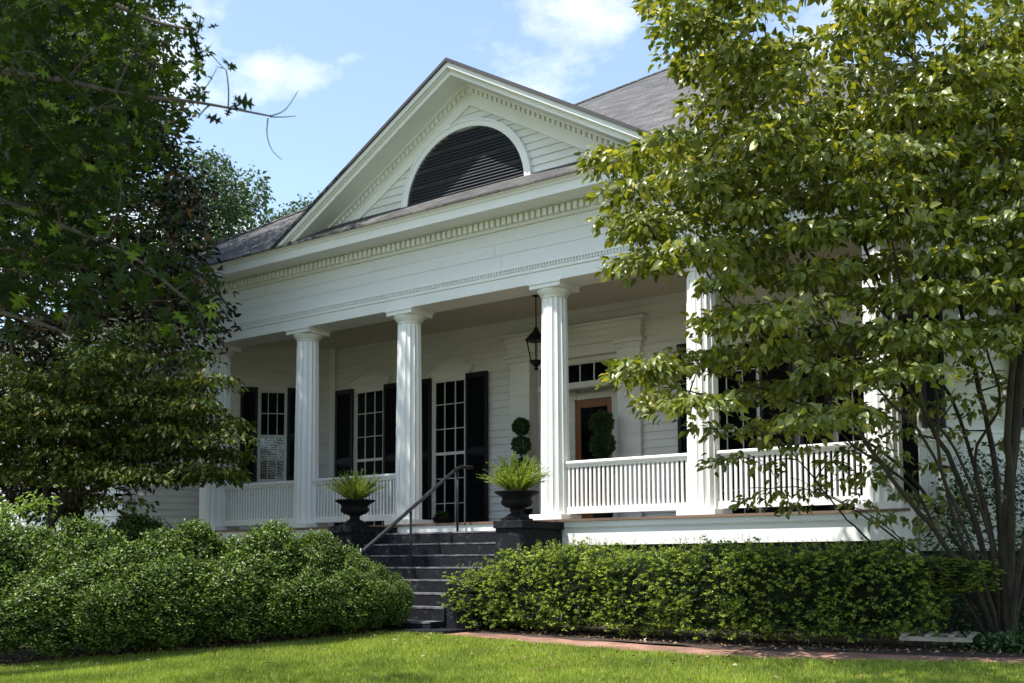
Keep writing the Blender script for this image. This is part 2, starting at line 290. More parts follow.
# gable roof surface behind the pediment
mb=MB()
for s in (-1,1):
    mb.add([(XC,-.875,ZA+.043),(XC+s*(ZA-zE)/SL+s*.06,-.875,zE-.0),(XC+s*(ZA-zE)/SL+s*.06,2.6,zE-.0),(XC,3.2,ZA+.043)],[(0,1,2,3)])
mb.build('pediment_roof',shingle,house)
mb=MB(); chev(mb,.012,.085,.0,.85); chev(mb,.085,.10,.0,.81); chev(mb,.10,.165,.0,.77)
rk=mb.build('raking_cornice',white,house)
mb=MB(); chev(mb,.165,.19,.2,.40); chev(mb,.19,.28,.2,.30); mb.build('rake_moulding',white,rk)
for s in (-1,1):
    mb=MB(); x=.06
    while x<3.2:
        za=lambda xx,o:ZA-o/cosr-SL*xx
        mb.prism(front,[(XC+s*x,za(x,.19)),(XC+s*(x+.058),za(x+.058,.19)),(XC+s*(x+.058),za(x+.058,.25)),(XC+s*x,za(x,.25))],.3,.345); x+=.09
    mb.build('rake_dentils',white,rk)

mb=MB(); chev(mb,.28,.43,.2,.285,4.95); mb.build('rake_frieze',white,rk)
z=4.9; mb=MB(); zi=ZA-.42/cosr
while z<zi-.02:
    z2=min(z+.125,zi); h1=(zi+.03-z)/SL; h2=max((zi+.03-z2)/SL,.0)
    mb.add([(XC-h1,-.265,z),(XC+h1,-.265,z),(XC+h2,-.240,z2+.003),(XC-h2,-.240,z2+.003),(XC-h1,-.2,z),(XC+h1,-.2,z),(XC+h2,-.2,z2+.003),(XC-h2,-.2,z2+.003)],[(0,1,2,3),(4,5,6,7),(0,1,5,4),(1,2,6,5),(2,3,7,6),(3,0,4,7)]); z=z2
mb.build('tympanum',white_sid,house)
mb=MB(); mb.extru(front,[(.85,4.884),(.86,4.896),(.25,5.165),(.2,5.165),(.2,4.884)],-3.8,3.85); mb.build('pent_flashing',dirty,house)
# louvre
zc=5.19; LX=-.06; ZF=.94
mb=MB(); n=48
for k in range(n):
    a0,a1=math.pi*k/n,math.pi*(k+1)/n
    p=[(LX+r*math.cos(a),zc+ZF*r*math.sin(a)) for r,a in ((1.295,a0),(1.295,a1),(1.175,a1),(1.175,a0))]
    mb.prism(front,p,.24,.315)
for k in range(n):
    a0,a1=math.pi*k/n,math.pi*(k+1)/n
    p=[(LX+r*math.cos(a),zc+ZF*r*math.sin(a)) for r,a in ((1.30,a0),(1.30,a1),(1.27,a1),(1.27,a0))]
    mb.prism(front,p,.24,.33)
lf=mb.build('louver_frame',white,house)
mb=MB(); mb.prism(front,[(LX+1.175*math.cos(math.pi*k/n),zc+ZF*1.175*math.sin(math.pi*k/n)) for k in range(n+1)],.2,.262); mb.build('backing',louvm,lf)
mb=MB(); z=zc+.03
while z<zc+1.07:
    h=math.sqrt(max(1.175**2-((z-zc+.03)/ZF)**2,.01)); mb.extru(front,[(.268,z+.05),(.275,z+.056),(.318,z+.006),(.311,z)],LX-h+.005,LX+h-.005); z+=.05
mb.build('louver_slats',louvm,lf)
box('sill',white,lf,front,LX-1.31,LX+1.31,.22,.345,zc-.03,zc+.018,bevel=.005)
# windows
def window(fr,uc,w,z0,z1,cols,rows,lint=True,casing=.11,sh=(.56,.56),panem=None,blinds=False,name='window',zs=None,split=.5):
    cs=MB(); a,b=uc-w/2,uc+w/2
    for u0,u1 in ((a-casing,a),(b,b+casing)): cs.box(fr,u0,u1,-.02,.065,z0,z1)
    cs.box(fr,a-casing,b+casing,-.02,.068,z1,z1+.12); cs.box(fr,a-casing-.03,b+casing+.03,-.02,.10,z0-.05,z0)
    wn=cs.build(name,white_sid,house,bevel=.004)
    if lint:
        m=MB(); q=w/2+casing+.04; m.prism(fr,[(uc-q,z1+.12),(uc+q,z1+.12),(uc+q,z1+.2),(uc+q*.35,z1+.32),(uc-q*.35,z1+.32),(uc-q,z1+.2)],-.02,.075)
        m.prism(fr,[(uc-q-.03,z1+.2),(uc-q-.03,z1+.225),(uc-q*.35,z1+.345),(uc+q*.35,z1+.345),(uc+q+.03,z1+.225),(uc+q+.03,z1+.2),(uc+q*.35,z1+.32),(uc-q*.35,z1+.32)],-.02,.10)
        m.build('lintel',white_sid,wn)
    zm=z0+(z1-z0)*split
    s=MB()
    s.box(fr,a,a+.04,.02,.05,z0,z1); s.box(fr,b-.04,b,.02,.05,z0,z1); s.box(fr,a,b,.021,.052,z1-.045,z1); s.box(fr,a,b,.02,.045,z0,z0+.07); s.box(fr,a,b,.02,.058,zm-.028,zm+.028)
    for i in range(1,cols): uu=a+(b-a)*i/cols; s.box(fr,uu-.0075,uu+.0075,.02,.045,z0,z1)
    for half,(za,zb) in enumerate(((z0,zm),(zm,z1))):
        r=rows[half]
        for j in range(1,r): zz=za+(zb-za)*j/r; s.box(fr,a,b,.02,.043,zz-.0075,zz+.0075)
    s.build('sash',white_sid,wn)
    if blinds:
        box('pane',glass,wn,fr,a,b,.0,.0235,z0,z1)
        m=MB(); zz=z0+.05
        while zz<zm-.04: m.extru(fr,[(.025,zz),(.025,zz+.004),(.036,zz+.024),(.036,zz+.02)],a+.04,b-.04); zz+=.05
        m.build('blinds',M('grey_blind_slats',(.34,.34,.33),.6),wn)
        box('pane',cg,wn,fr,a+.04,b-.04,.038,.040,z0+.07,zm-.028)
    else: box('pane',glass,wn,fr,a,b,.012,.026,z0,z1)
    for sgn,sw in zip((-1,1),sh):
        if not sw: continue
        e=(a-casing*.35) if sgn<0 else (b+casing*.35); u0,u1=(e-sw,e) if sgn<0 else (e,e+sw)
        m=MB(); t=.068
        m.box(fr,u0,u0+.06,.03+.04,t+.05,z0,z1+.06); m.box(fr,u1-.06,u1,.07,t+.05,z0,z1+.06); zms=(z0+z1)/2
        for za,zb in ((z0,z0+.12),(zms-.05,zms+.05),(z1-.04,z1+.06)): m.box(fr,u0+.06,u1-.06,.072,t+.048,za,zb)
        m.box(fr,u0+.06,u1-.06,.07,.08,z0,z1)
        zz=z0+.13
        while zz<z1-.06:
            if not zms-.09<zz<zms+.05: m.extru(fr,[(.08,zz+.03),(.086,zz+.034),(.112,zz+.006),(.106,zz)],u0+.06,u1-.06)
            zz+=.042
        m.build('shutter',black,wn)
    return wn
window(main,-2.86,.80,.06,3.0,3,(3,3),sh=(.52,.52)); window(main,3.10,.84,.06,3.0,3,(3,3),sh=(.54,.54))
window(main,-4.99,.80,.06,3.0,3,(3,3),sh=(.50,.52)); window(main,5.15,.80,.06,3.0,3,(3,3),sh=(.50,.50))
# angled left wing window, by measured position along the wall
uL=lambda X:-(-6.05-X)*math.sqrt(2)
window(cl,(uL(-7.17)+uL(-6.77))/2,.56,1.1,3.05,3,(2,2),lint=False,casing=.07,sh=(.36,.36),blinds=True,split=.5)
window(rw,2.15,.9,.98,2.95,3,(2,2),lint=False,casing=.1,sh=(.42,.42))
m=MB(); m.box(rw,.06,.11,.03,.07,.95,3.02); m.box(rw,.30,.35,.03,.07,.95,3.02); m.box(rw,.11,.30,.03,.045,.96,3.0); zz=1.0
while zz<2.98: m.extru(rw,[(.045,zz+.03),(.05,zz+.034),(.068,zz+.006),(.062,zz)],.11,.30); zz+=.042
m.build('shutter',black,house)
# door surround
for s in (-1,1):
    m=MB(); m.box(main,*sorted((s*.93,s*1.39)),-.2,.10,0,3.13); m.box(main,*sorted((s*.915,s*1.42)),-.2,.13,0,.16)
    m.box(main,*sorted((s*.91,s*1.43)),-.2,.135,3.13,3.17); m.box(main,*sorted((s*.92,s*1.41)),-.2,.115,3.17,3.22); m.box(main,*sorted((s*.89,s*1.47)),-.2,.17,3.22,3.29)
    m.build('pilaster',white_sid,house,bevel=.004)
m=MB(); m.box(main,-1.42,1.42,-.2,.12,3.292,3.40); m.box(main,-1.43,1.43,-.2,.135,3.40,3.51); m.box(main,-1.45,1.45,-.2,.16,3.51,3.60); m.box(main,-1.52,1.52,-.2,.22,3.60,3.655); m.build('door_entablature',white_sid,house,bevel=.004)
m=MB(); m.box(main,-.93,-.90,-.72,-.2,0,3.292); m.box(main,.90,.93,-.72,-.2,0,3.292); m.box(main,-.93,.93,-.72,.05,3.1,3.29)
m.box(main,-.93,.93,-.78,-.74,0,3.3); m.box(main,-.90,.90,-.30,-.12,2.56,2.66); m.box(main,-.90,.90,-.30,-.1,3.02,3.1); m.build('door_recess',white_sid,house)
tr=MB(); 
for i in range(7): x=-.90+i*.30; tr.box(main,x-.009,x+.009,-.24,-.18,2.66,3.02)
tr.box(main,-.9,.9,-.24,-.14,2.655,2.675); tr.box(main,-.9,.9,-.24,-.14,3.005,3.025); t=tr.build('transom',white,house); box('pane',glass,t,main,-.9,.9,-.22,-.20,2.66,3.02)
m=MB()
for s in (-1,1):
    m.box(main,*sorted((s*.40,s*.60)),-.74,-.64,0,2.44); m.box(main,*sorted((s*.36,s*.66)),-.74,-.62,2.44,2.60)
m.box(main,-.62,.62,-.74,-.645,2.44,2.555); m.build('door_casing',white_sid,house)
dr=MB(); dr.box(main,-.40,-.29,-.73,-.67,0,2.44); dr.box(main,.29,.40,-.73,-.67,0,2.44); dr.box(main,-.29,.29,-.73,-.67,2.28,2.44); dr.box(main,-.29,.29,-.73,-.67,0,.7)
dd=dr.build('door',wood,house,bevel=.004); box('pane',glass,dd,main,-.29,.29,-.71,-.69,.7,2.28); 
m=MB(); m.tube([main(-.34,-.65,1.0),main(-.34,-.6,1.0),main(-.26,-.6,1.0)],.012); m.build('handle',iron,dd)
# balustrades
balm=None; nb=0
def railing(xa,xb,count=True):
    global balm
    m=MB(); m.extru(front,[(-.045,.815),(.045,.815),(.055,.84),(.055,.86),(.03,.878),(-.03,.878),(-.055,.86),(-.055,.84)],xa,xb); m.box(front,xa,xb,-.03,.03,.78,.815); m.box(front,xa,xb,-.035,.035,.095,.195)
    r=m.build('railing',white,house)
    n=int(round((xb-xa)/.0745)); stp=(xb-xa)/n
    if balm is None:
        q=MB(); q.box(W0,-.0165,.0165,-.0165,.0165,.19,.785); o=q.build('baluster',white,r); balm=o.data; o.location=(xa+stp/2,0,0); st=1
    else: st=0
    for k in range(st,n):
        o=bpy.data.objects.new('baluster',balm); col.objects.link(o); o.parent=r; o.location=(xa+stp*(k+.5),0,0)
for i in (3,4,1,0): railing(CX[i]+.21,CX[i+1]-.21)
# steps
PX=1.37
sm=MB(); ed=MB()
for i in range(8):
    yf=-.87-.278*i; zt=-.16-.174*i
    sm.box(W0,-PX+.003,PX-.003,yf,(yf+.35 if i else -.37),zt-.20 if i<7 else -1.62,zt)
    ed.box(W0,-PX+.006,PX-.006,yf-.006,yf+.26,zt+.0,zt+.004); ed.box(W0,-PX+.006,PX-.006,yf-.006,yf-.001,zt-.018,zt+.0)
sm.box(W0,-PX-.35,PX+.43,-3.12,-2.6,-1.62,-1.46)
st=sm.build('steps',stepm,house,bevel=0); ed.build('tread_edge',stepm2,st)
box('riser_board',white,st,W0,-1.3,1.28,-.40,-.388,-.155,-.037)
for s in (-1,1):
    m=MB(); m.box(W0,*sorted((s*PX,s*1.8)),-1.42,-.385,-1.62,-.15); m.box(W0,*sorted((s*(PX-.02),s*1.84)),-1.45,-.388,-.15,-.045)
    m.box(W0,*sorted((s*PX,s*1.8)),-2.51,-1.42,-1.62,-1.0); m.box(W0,*sorted((s*(PX-.02),s*1.83)),-2.54,-1.455,-1.0,-.9); m.build('cheek_wall',stepm,st,bevel=.006)
m=MB(); m.tube([(0,-.53,-.16),(0,-.53,.80)],.019,8); m.tube([(0,-1.62,-.68),(0,-1.62,.13)],.019,8); m.tube([(0,-2.65,-1.2),(0,-2.65,-.42)],.019,8)
m.tube([(0,-.16,.87),(0,-.44,.86),(0,-.55,.82),(0,-2.68,-.50),(0,-2.78,-.58)],.027,8); m.build('handrail',rail_m,house,smooth=True)

# ------------------------------------------------------------ things on the porch
def lantern():
    r=empty('lantern',(0,1.65,2.7),0,'black hanging carriage lantern on a rod from the porch ceiling in front of the door','lantern')
    m=MB(); m.tube([(0,0,1.29),(0,0,.72)],.011); m.lathe((0,0,1.27),[(.06,.0),(.06,.015),(.02,.03)],16); m.build('rod',iron,r)
    m=MB(); m.lathe((0,0,0),[(.19,.49),(.20,.5),(.17,.53),(.1,.62),(.06,.64),(.065,.66),(.03,.69),(.035,.71),(.01,.74)],8); m.build('cap',iron,r)
    m=MB()
    for k in range(6):
        a=2*math.pi*k/6; m.tube([(.18*math.cos(a),.18*math.sin(a),.49),(.1*math.cos(a),.1*math.sin(a),.13)],.009)
    m.lathe((0,0,0),[(.11,.115),(.115,.14),(.11,.15)],12); m.lathe((0,0,0),[(.02,-.02),(.045,.0),(.02,.03),(.05,.06),(.1,.115)],12); m.build('frame',iron,r)
    m=MB(); m.lathe((0,0,0),[(.09,.15),(.165,.485)],6); m.build('glass',cg,r)
    m=MB(); m.lathe((0,0,0),[(.012,.15),(.012,.26),(.02,.27),(.018,.30),(.0,.33)],8); m.build('candle',rackm,r)
lantern()
m=empty('security_camera',(-6.42,D-.35,3.86),0,'tiny black security camera under the ceiling in the left corner of the porch','camera')
q=MB(); q.lathe((0,0,0),[(.0,-.055),(.04,-.04),(.055,0),(.055,.03)],16); q.build('dome',iron,m); q=MB(); q.lathe((0,0,0),[(.06,.03),(.06,.14)],16); q.build('mount',white,m)

# leaf mesh generator ------------------------------------------------
def unit(v): return v/(np.linalg.norm(v,axis=-1,keepdims=True)+1e-9)
def leaves(P,Dr,N,L,Wd,shape='kite',fold=.25,droop=.0):
    """P base points, Dr direction, N up normal, L length, Wd width -> verts, faces"""
    n=len(P); Dr=unit(Dr); S=unit(np.cross(Dr,N)); N2=np.cross(S,Dr); L=L.reshape(-1,1); Wd=Wd.reshape(-1,1)
    if shape=='kite': pts=[(0,0,0),(.45,.5,1),(1,0,-1),(.45,-.5,1)]; F=[(0,1,2),(0,2,3)]
    elif shape=='blade': pts=[(0,-.5,0),(0,.5,0),(1,0,0)]; F=[(0,1,2)]
    elif shape=='ovate': pts=[(0,0,0),(.38,.0,-.3),(.75,0,-.5),(1,0,-1.6),(.3,.5,.7),(.72,.34,.1),(.3,-.5,.7),(.72,-.34,.1)]; F=[(0,1,4),(4,1,2,5),(5,2,3),(0,6,1),(6,7,2,1),(7,3,2)]
    elif shape=='oak':
        pts=[(0,0,0),(.3,0,-.1),(.55,0,-.2),(.8,0,-.5),(1.0,0,-1),
             (.22,.07,.1),(.16,.36,.2),(.36,.10,.1),(.50,.62,.3),(.60,.09,.1),(.78,.42,.2),(.80,.08,-.2),
             (.22,-.07,.1),(.16,-.36,.2),(.36,-.10,.1),(.50,-.62,.3),(.60,-.09,.1),(.78,-.42,.2),(.80,-.08,-.2)]
        F=[(0,5,1),(5,6,7),(5,7,1),(1,7,2),(7,8,9),(7,9,2),(2,9,3),(9,10,11),(9,11,3),(3,11,4),
           (0,1,12),(12,14,13),(12,1,14),(1,2,14),(14,16,15),(14,2,16),(2,3,16),(16,18,17),(16,3,18),(3,4,18)]
    V=np.stack([P+Dr*L*a+S*Wd*b+N2*(Wd*fold*c) for a,b,c in pts],1)
    k=len(pts); return V.reshape(-1,3),k,F
def leafmesh(name,parts,mats,parent=None,loc=None,smooth=False):
    """parts: list of (verts,k,F,matidx per leaf or int)"""
    Vs=[];loops=[];sizes=[];mi=[];off=0
    for V,k,F,mt in parts:
        n=len(V)//k; base=(off+np.arange(n)*k)
        Fl=np.concatenate([np.array(f) for f in F]); sz=np.array([len(f) for f in F])
        loops.append((base[:,None]+Fl[None,:]).reshape(-1)); sizes.append(np.tile(sz,n))
        mt=np.full(n,mt) if np.isscalar(mt) else mt; mi.append(np.repeat(mt,len(F))); Vs.append(V); off+=len(V)
    V=np.concatenate(Vs).astype(np.float32); lo=np.concatenate(loops).astype(np.int32); sz=np.concatenate(sizes).astype(np.int32); mi=np.concatenate(mi).astype(np.int32)
    me=bpy.data.meshes.new(name); me.vertices.add(len(V)); me.vertices.foreach_set('co',V.reshape(-1)); me.loops.add(len(lo)); me.loops.foreach_set('vertex_index',lo)
    me.polygons.add(len(sz)); me.polygons.foreach_set('loop_start',np.r_[0,np.cumsum(sz)[:-1]].astype(np.int32)); me.polygons.foreach_set('material_index',mi)
    if smooth: me.polygons.foreach_set('use_smooth',np.ones(len(sz),bool))
    me.update(calc_edges=True); me.validate()
    return link(name,me,mats,parent,loc)
def rdir(n,zb=0): v=rng.normal(size=(n,3)); v[:,2]+=zb; return unit(v)

fernm=leafmat('fern_leaf',[(0,(.05,.085,.015)),(.5,(.13,.17,.035)),(1,(.27,.31,.10))],trans=.3)
topm=leafmat('clipped_box_leaf',[(0,(.015,.04,.008)),(1,(.05,.10,.02))],trans=.15)
def urn_profile(): return [(.0,0),(.165,0),(.165,.03),(.14,.04),(.12,.06),(.085,.075),(.075,.10),(.075,.13),(.10,.15),(.165,.17),(.20,.2),(.215,.235),(.205,.265),(.19,.275),(.20,.30),(.23,.33),(.275,.355),(.30,.375),(.30,.39),(.27,.385),(.2,.34)]
def fern_urn(x,y,z,label,S=1.0,fs=1.0,seed=1,short=False):
    r=empty('potted_fern',(x,y,z),0,label,'potted plant','potted ferns in black urns beside the steps')
    m=MB(); m.box(W0,-.16*S,.16*S,-.16*S,.16*S,0,.035*S); m.lathe((0,0,.03*S),[(a*S*1.05,b*S*.98) for a,b in urn_profile()],40); m.build('urn',iron,r,smooth=False)
    g=np.random.default_rng(seed); parts=[]; P=[];Dv=[];Nn=[];L=[];Wd=[]
    for k in range(230 if not short else 200):
        az=g.uniform(0,2*math.pi); el=math.asin(min(1,g.uniform(.38,1)**.7)); ln_=g.uniform(.30,.5)*fs; d=np.array([math.cos(az)*math.cos(el),math.sin(az)*math.cos(el),math.sin(el)])
        p=np.array([d[0]*.1,d[1]*.1,.40*S]); n=16; st=ln_/n; side=np.array([-math.sin(az),math.cos(az),0])
        for j in range(n):
            t=j/n; d2=unit(d+np.array([0,0,-1.0*t*t*(.75-.5*d[2])])); p=p+d2*st
            for s in (-1,1):
                P.append(p.copy()); Dv.append(unit(side*s*.5+d2*1.1+g.normal(size=3)*.15)); Nn.append(np.cross(side,d2)+g.normal(size=3)*.2); L.append(.048*(1-.6*abs(t-.35))*fs*g.uniform(.7,1.2)); Wd.append(.013*fs)
    V,k_,F=leaves(np.array(P),np.array(Dv),np.array(Nn),np.array(L),np.array(Wd),'kite')
    leafmesh('fern',[(V,k_,F,0)],[fernm],r)
fern_urn(1.58,-1.2,-.045,'lush light green fern in a black pedestal urn right of the steps, in full sun',S=1.0,fs=1.12,seed=4)
fern_urn(-1.56,-1.15,-.045,'darker fern in a black pedestal urn left of the steps, against the white railing',S=1.0,fs=1.05,seed=9,short=True)
def topiary(x,y,balls,label):
    r=empty('topiary',(x,y,0),0,label,'topiary','ball topiaries flanking the front door')
    m=MB(); m.lathe((0,0,0),[(.0,0),(.15,0),(.19,.3),(.21,.32),(.21,.36),(.18,.36),(.17,.33)],24); m.build('pot',iron,r)
    m=MB(); m.tube([(0,0,.3),(.01,0,1),(0,0,balls[0][0])],.014); m.build('stem',barkd,r)
    for zc_,rad in balls:
        n=2600; d=rdir(n); P=d*(rad*rng.uniform(.75,1.02,(n,1)))*(1+.09*np.sin(d[:,:1]*9+zc_*5)+.06*np.sin(d[:,2:3]*13)); P[:,2]+=zc_
        V,k_,F=leaves(P,d+rdir(n)*.8,rdir(n),rng.uniform(.025,.04,n),rng.uniform(.015,.022,n))
        o=leafmesh('ball',[(V,k_,F,0)],[topm],r)
topiary(-.91,2.5,[(1.87,.145),(1.53,.16),(1.1,.18)],'dark ball topiary left of the front door, showing above the fern')
topiary(.80,2.5,[(1.80,.20),(1.42,.21),(1.0,.2)],'dark ball topiary in front of the wooden door')
r=empty('low_planter',(-1.72,1.2,0),0,'small black bowl planter on the porch floor in front of the tall window','planter')
m=MB(); m.lathe((0,0,0),[(.0,0),(.08,0),(.08,.02),(.04,.035),(.05,.06),(.13,.1),(.17,.17),(.16,.18),(.1,.12)],24); m.build('bowl',iron,r)
n=500; d=rdir(n,.6); P=d*.06; P[:,2]+=.17
V,k_,F=leaves(P,d,rdir(n),rng.uniform(.05,.1,n),rng.uniform(.012,.02,n)); leafmesh('plant',[(V,k_,F,0)],[topm],r)
# pale wooden rack lying under the right hedge
r=empty('wooden_rack',(7.42,-2.45,-1.40),R(8),'pale slatted wooden rack lying on the ground under the right hedge','rack')
for y in (-.3,.3): box('rail',rackm,r,W0,-.32,.32,y-.022,y+.022,.02,.06)
for x in (-.30,-.09,.12,.28): box('slat',rackm,r,W0,x,x+.045,-.34,.34,.062,.082)
# ------------------------------------------------------------ shrubs
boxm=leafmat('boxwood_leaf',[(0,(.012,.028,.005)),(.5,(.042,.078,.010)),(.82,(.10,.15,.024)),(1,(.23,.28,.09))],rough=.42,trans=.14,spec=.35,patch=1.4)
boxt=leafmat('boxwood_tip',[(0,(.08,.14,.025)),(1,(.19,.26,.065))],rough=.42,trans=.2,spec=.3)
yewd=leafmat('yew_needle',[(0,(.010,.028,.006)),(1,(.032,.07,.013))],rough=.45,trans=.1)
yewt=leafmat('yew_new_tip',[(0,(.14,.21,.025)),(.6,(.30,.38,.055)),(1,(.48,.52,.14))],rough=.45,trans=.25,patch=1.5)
corem=M('dark_shrub_core',(.010,.016,.006),1,rgb2=(.018,.016,.009),nscale=20,spec=.05)  # near-black colour of the solid core that blocks light inside each shrub
class lumps:
    def __init__(s,g,n=26,w=.22,amp=.2): s.c=unit(g.normal(size=(n,3))*[1,1,.8]); s.w=w; s.a=g.uniform(.4,1,n)*amp; s.c2=unit(g.normal(size=(150,3))); s.a2=g.uniform(.3,1,150)*.13
    def __call__(s,d):
        q=((d[:,None,:]-s.c[None])**2).sum(-1); q2=((d[:,None,:]-s.c2[None])**2).sum(-1)
        return .84+(s.a*np.exp(-q/(2*s.w**2))).max(1)+(s.a2*np.exp(-q2/(2*.075**2))).max(1)
def shrub_mesh(kind,seed):
    g=np.random.default_rng(seed); lf=lumps(g,30 if kind=='box' else 44,.21 if kind=='box' else .17,.38 if kind=='box' else .28); parts=[]
    ns=2600 if kind=='box' else 2700
    if kind=='box':
        cs=[(0,0,.15,.62)]
        for _ in range(34):
            dv=unit(g.normal(size=3)); dv[2]=abs(dv[2])*1.7-.75; dv=unit(dv); r_=g.uniform(.20,.40); q_=dv*(1-r_+g.uniform(-.10,.12)); cs.append((*q_,r_))
        PP=[];DD=[]
        for (a0,b0_,c0,r0_) in cs[1:]:
            k_=int(ns*1.1*r0_**2); d_=unit(g.normal(size=(k_,3))); d_[:,2]*=1.5; p_=np.array([a0,b0_,c0])+d_*r0_*g.uniform(.78,1.1,(k_,1)); PP.append(p_); DD.append(unit(d_+p_*.5))
        P=np.concatenate(PP); d=np.concatenate(DD); ins=np.zeros(len(P))
        for (a0,b0_,c0,r0_) in cs: ins+=(np.linalg.norm(P-[a0,b0_,c0],axis=1)<r0_*.86)
        keep=(ins==0)&(P[:,2]>-.97); P=P[keep]; d=d[keep]; ns=len(P)
    else:
        d=unit(g.normal(size=(ns,3))); sq=.78; dd=np.sign(d)*np.abs(d)**sq; rad=lf(d)*g.uniform(.82,1.07,ns)
        P=dd/np.maximum(np.linalg.norm(dd,axis=1,keepdims=True),.01); P=P*(1/np.maximum(np.abs(P).max(1,keepdims=True),.62))**.5*rad[:,None]
        keep=P[:,2]>-.97; P=P[keep]; d=d[keep]; ns=len(P)
    m=9 if kind=='box' else 11
    Pc=np.repeat(P,m,0); dc=np.repeat(d,m,0); n=len(Pc)
    if kind=='box':
        t=g.uniform(-.13,.06,(n,1)); Pp=Pc+dc*t+g.normal(size=(n,3))*.028; Dd=dc*.6+g.normal(size=(n,3))*.7; Dd[:,2]+=.25
        V,k,F=leaves(Pp,Dd,dc+g.normal(size=(n,3))*.6,g.uniform(.045,.075,n),g.uniform(.026,.042,n))
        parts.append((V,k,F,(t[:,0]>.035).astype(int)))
    else:
        t=g.uniform(-.14,.0,(n,1)); Pp=Pc+dc*t+g.normal(size=(n,3))*.025; Dd=dc*.5+g.normal(size=(n,3))*.75; Dd[:,2]+=.2
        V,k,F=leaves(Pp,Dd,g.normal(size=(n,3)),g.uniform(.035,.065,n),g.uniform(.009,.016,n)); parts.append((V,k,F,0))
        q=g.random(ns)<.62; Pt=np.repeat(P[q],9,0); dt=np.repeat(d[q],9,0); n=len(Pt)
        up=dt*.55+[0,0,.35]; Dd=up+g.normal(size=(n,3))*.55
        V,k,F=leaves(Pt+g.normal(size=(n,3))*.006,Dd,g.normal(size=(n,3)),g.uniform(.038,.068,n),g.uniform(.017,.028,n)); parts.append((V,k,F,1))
        # upright shoots
        for _ in range(34):
            a=g.uniform(-1,1,2)*.75; base=np.array([a[0],a[1],.93+.05*g.random()]); dr=unit(np.array([g.normal()*.3,g.normal()*.3,1])); h=g.uniform(.08,.22)
            tt=np.linspace(0,1,12)[:,None]; Ps=base+dr*h*tt; V,k,F=leaves(Ps,dr+g.normal(size=(12,3))*.6,g.normal(size=(12,3)),np.full(12,.03),np.full(12,.010)); parts.append((V,k,F,1))
    # interior leaves
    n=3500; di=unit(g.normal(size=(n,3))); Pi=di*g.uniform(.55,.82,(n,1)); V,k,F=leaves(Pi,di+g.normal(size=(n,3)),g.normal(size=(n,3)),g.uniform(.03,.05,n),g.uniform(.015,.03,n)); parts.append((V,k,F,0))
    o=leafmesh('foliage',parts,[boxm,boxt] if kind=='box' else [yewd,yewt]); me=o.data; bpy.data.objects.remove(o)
    c=MB(); 
    for j in range(7):
        pass
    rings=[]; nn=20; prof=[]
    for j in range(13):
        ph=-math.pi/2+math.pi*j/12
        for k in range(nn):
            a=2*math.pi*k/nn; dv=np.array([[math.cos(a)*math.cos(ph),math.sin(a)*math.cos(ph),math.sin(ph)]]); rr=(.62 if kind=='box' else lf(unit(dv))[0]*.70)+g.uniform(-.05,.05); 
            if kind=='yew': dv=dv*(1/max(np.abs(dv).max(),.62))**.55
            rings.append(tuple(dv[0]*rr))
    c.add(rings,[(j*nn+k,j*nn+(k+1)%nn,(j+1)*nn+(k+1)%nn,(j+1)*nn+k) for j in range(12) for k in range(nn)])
    co=c.build('stems',corem); mc=co.data; bpy.data.objects.remove(co)  # closed dark core in place of stems, added to block light and view
    return me,mc
BX=[shrub_mesh('box',s) for s in (11,12,13)]; YW=[shrub_mesh('yew',s) for s in (21,22)]
def shrub(name,src,x,y,rx,ry,ztop,rz,label,group,zb=None):
    g=float(gz(x,y)) if zb is None else zb
    hh=(ztop-g-.06)/2/1.0
    r=empty(name,(x,y,g),0,label,'shrub',group)
    for nm,me in zip(('foliage','stems'),src):  # the second mesh is the light-blocking core
        o=bpy.data.objects.new(nm,me); col.objects.link(o); o.parent=r; o.location=(0,0,.06+hh*.98); o.rotation_euler=(0,0,rz); o.scale=(rx,ry,hh)
def zpx(x,y,v):  # height of picture row v above plan point x,y
    p=np.array([x,y,0.])-CAM; 
    lo,hi=-4,9
    for _ in range(40):
        m_=(lo+hi)/2; q=np.array([x,y,m_])-CAM; yy=341.5+PY-FPX*(q@Up)/(q@Fw)
        if yy>v: lo=m_
        else: hi=m_
    return lo
def pxpos(u,Z,v=600): p=at(u,v,Z); return p[0],p[1]
box_spec=[(-60,12.3,1.0,500,'far left, cut off by the frame edge'),(22,12.6,.85,528,'in front of the small leafy plant'),(75,12.9,.82,517,'tall pointed one below the dogwood trunk'),(140,12.5,.8,540,'low one below the siding of the left wing'),
          (190,13.1,.85,523,'in front of the corner column'),(262,13.3,.85,522,'round one below the leftmost railing'),(318,13.5,.6,528,'below the second column'),(352,13.6,.45,548,'below the left urn'),(384,13.45,.36,560,'small light green one beside the steps')]
for i,(u,Z,rx,v,lab) in enumerate(box_spec):
    x,y=pxpos(u,Z); shrub('boxwood_shrub',BX[i%3],x,y,rx,rx*.95,zpx(x,y,v+9),i*1.3,'boxwood in the left hedge, '+lab,'boxwood hedge left of the steps')
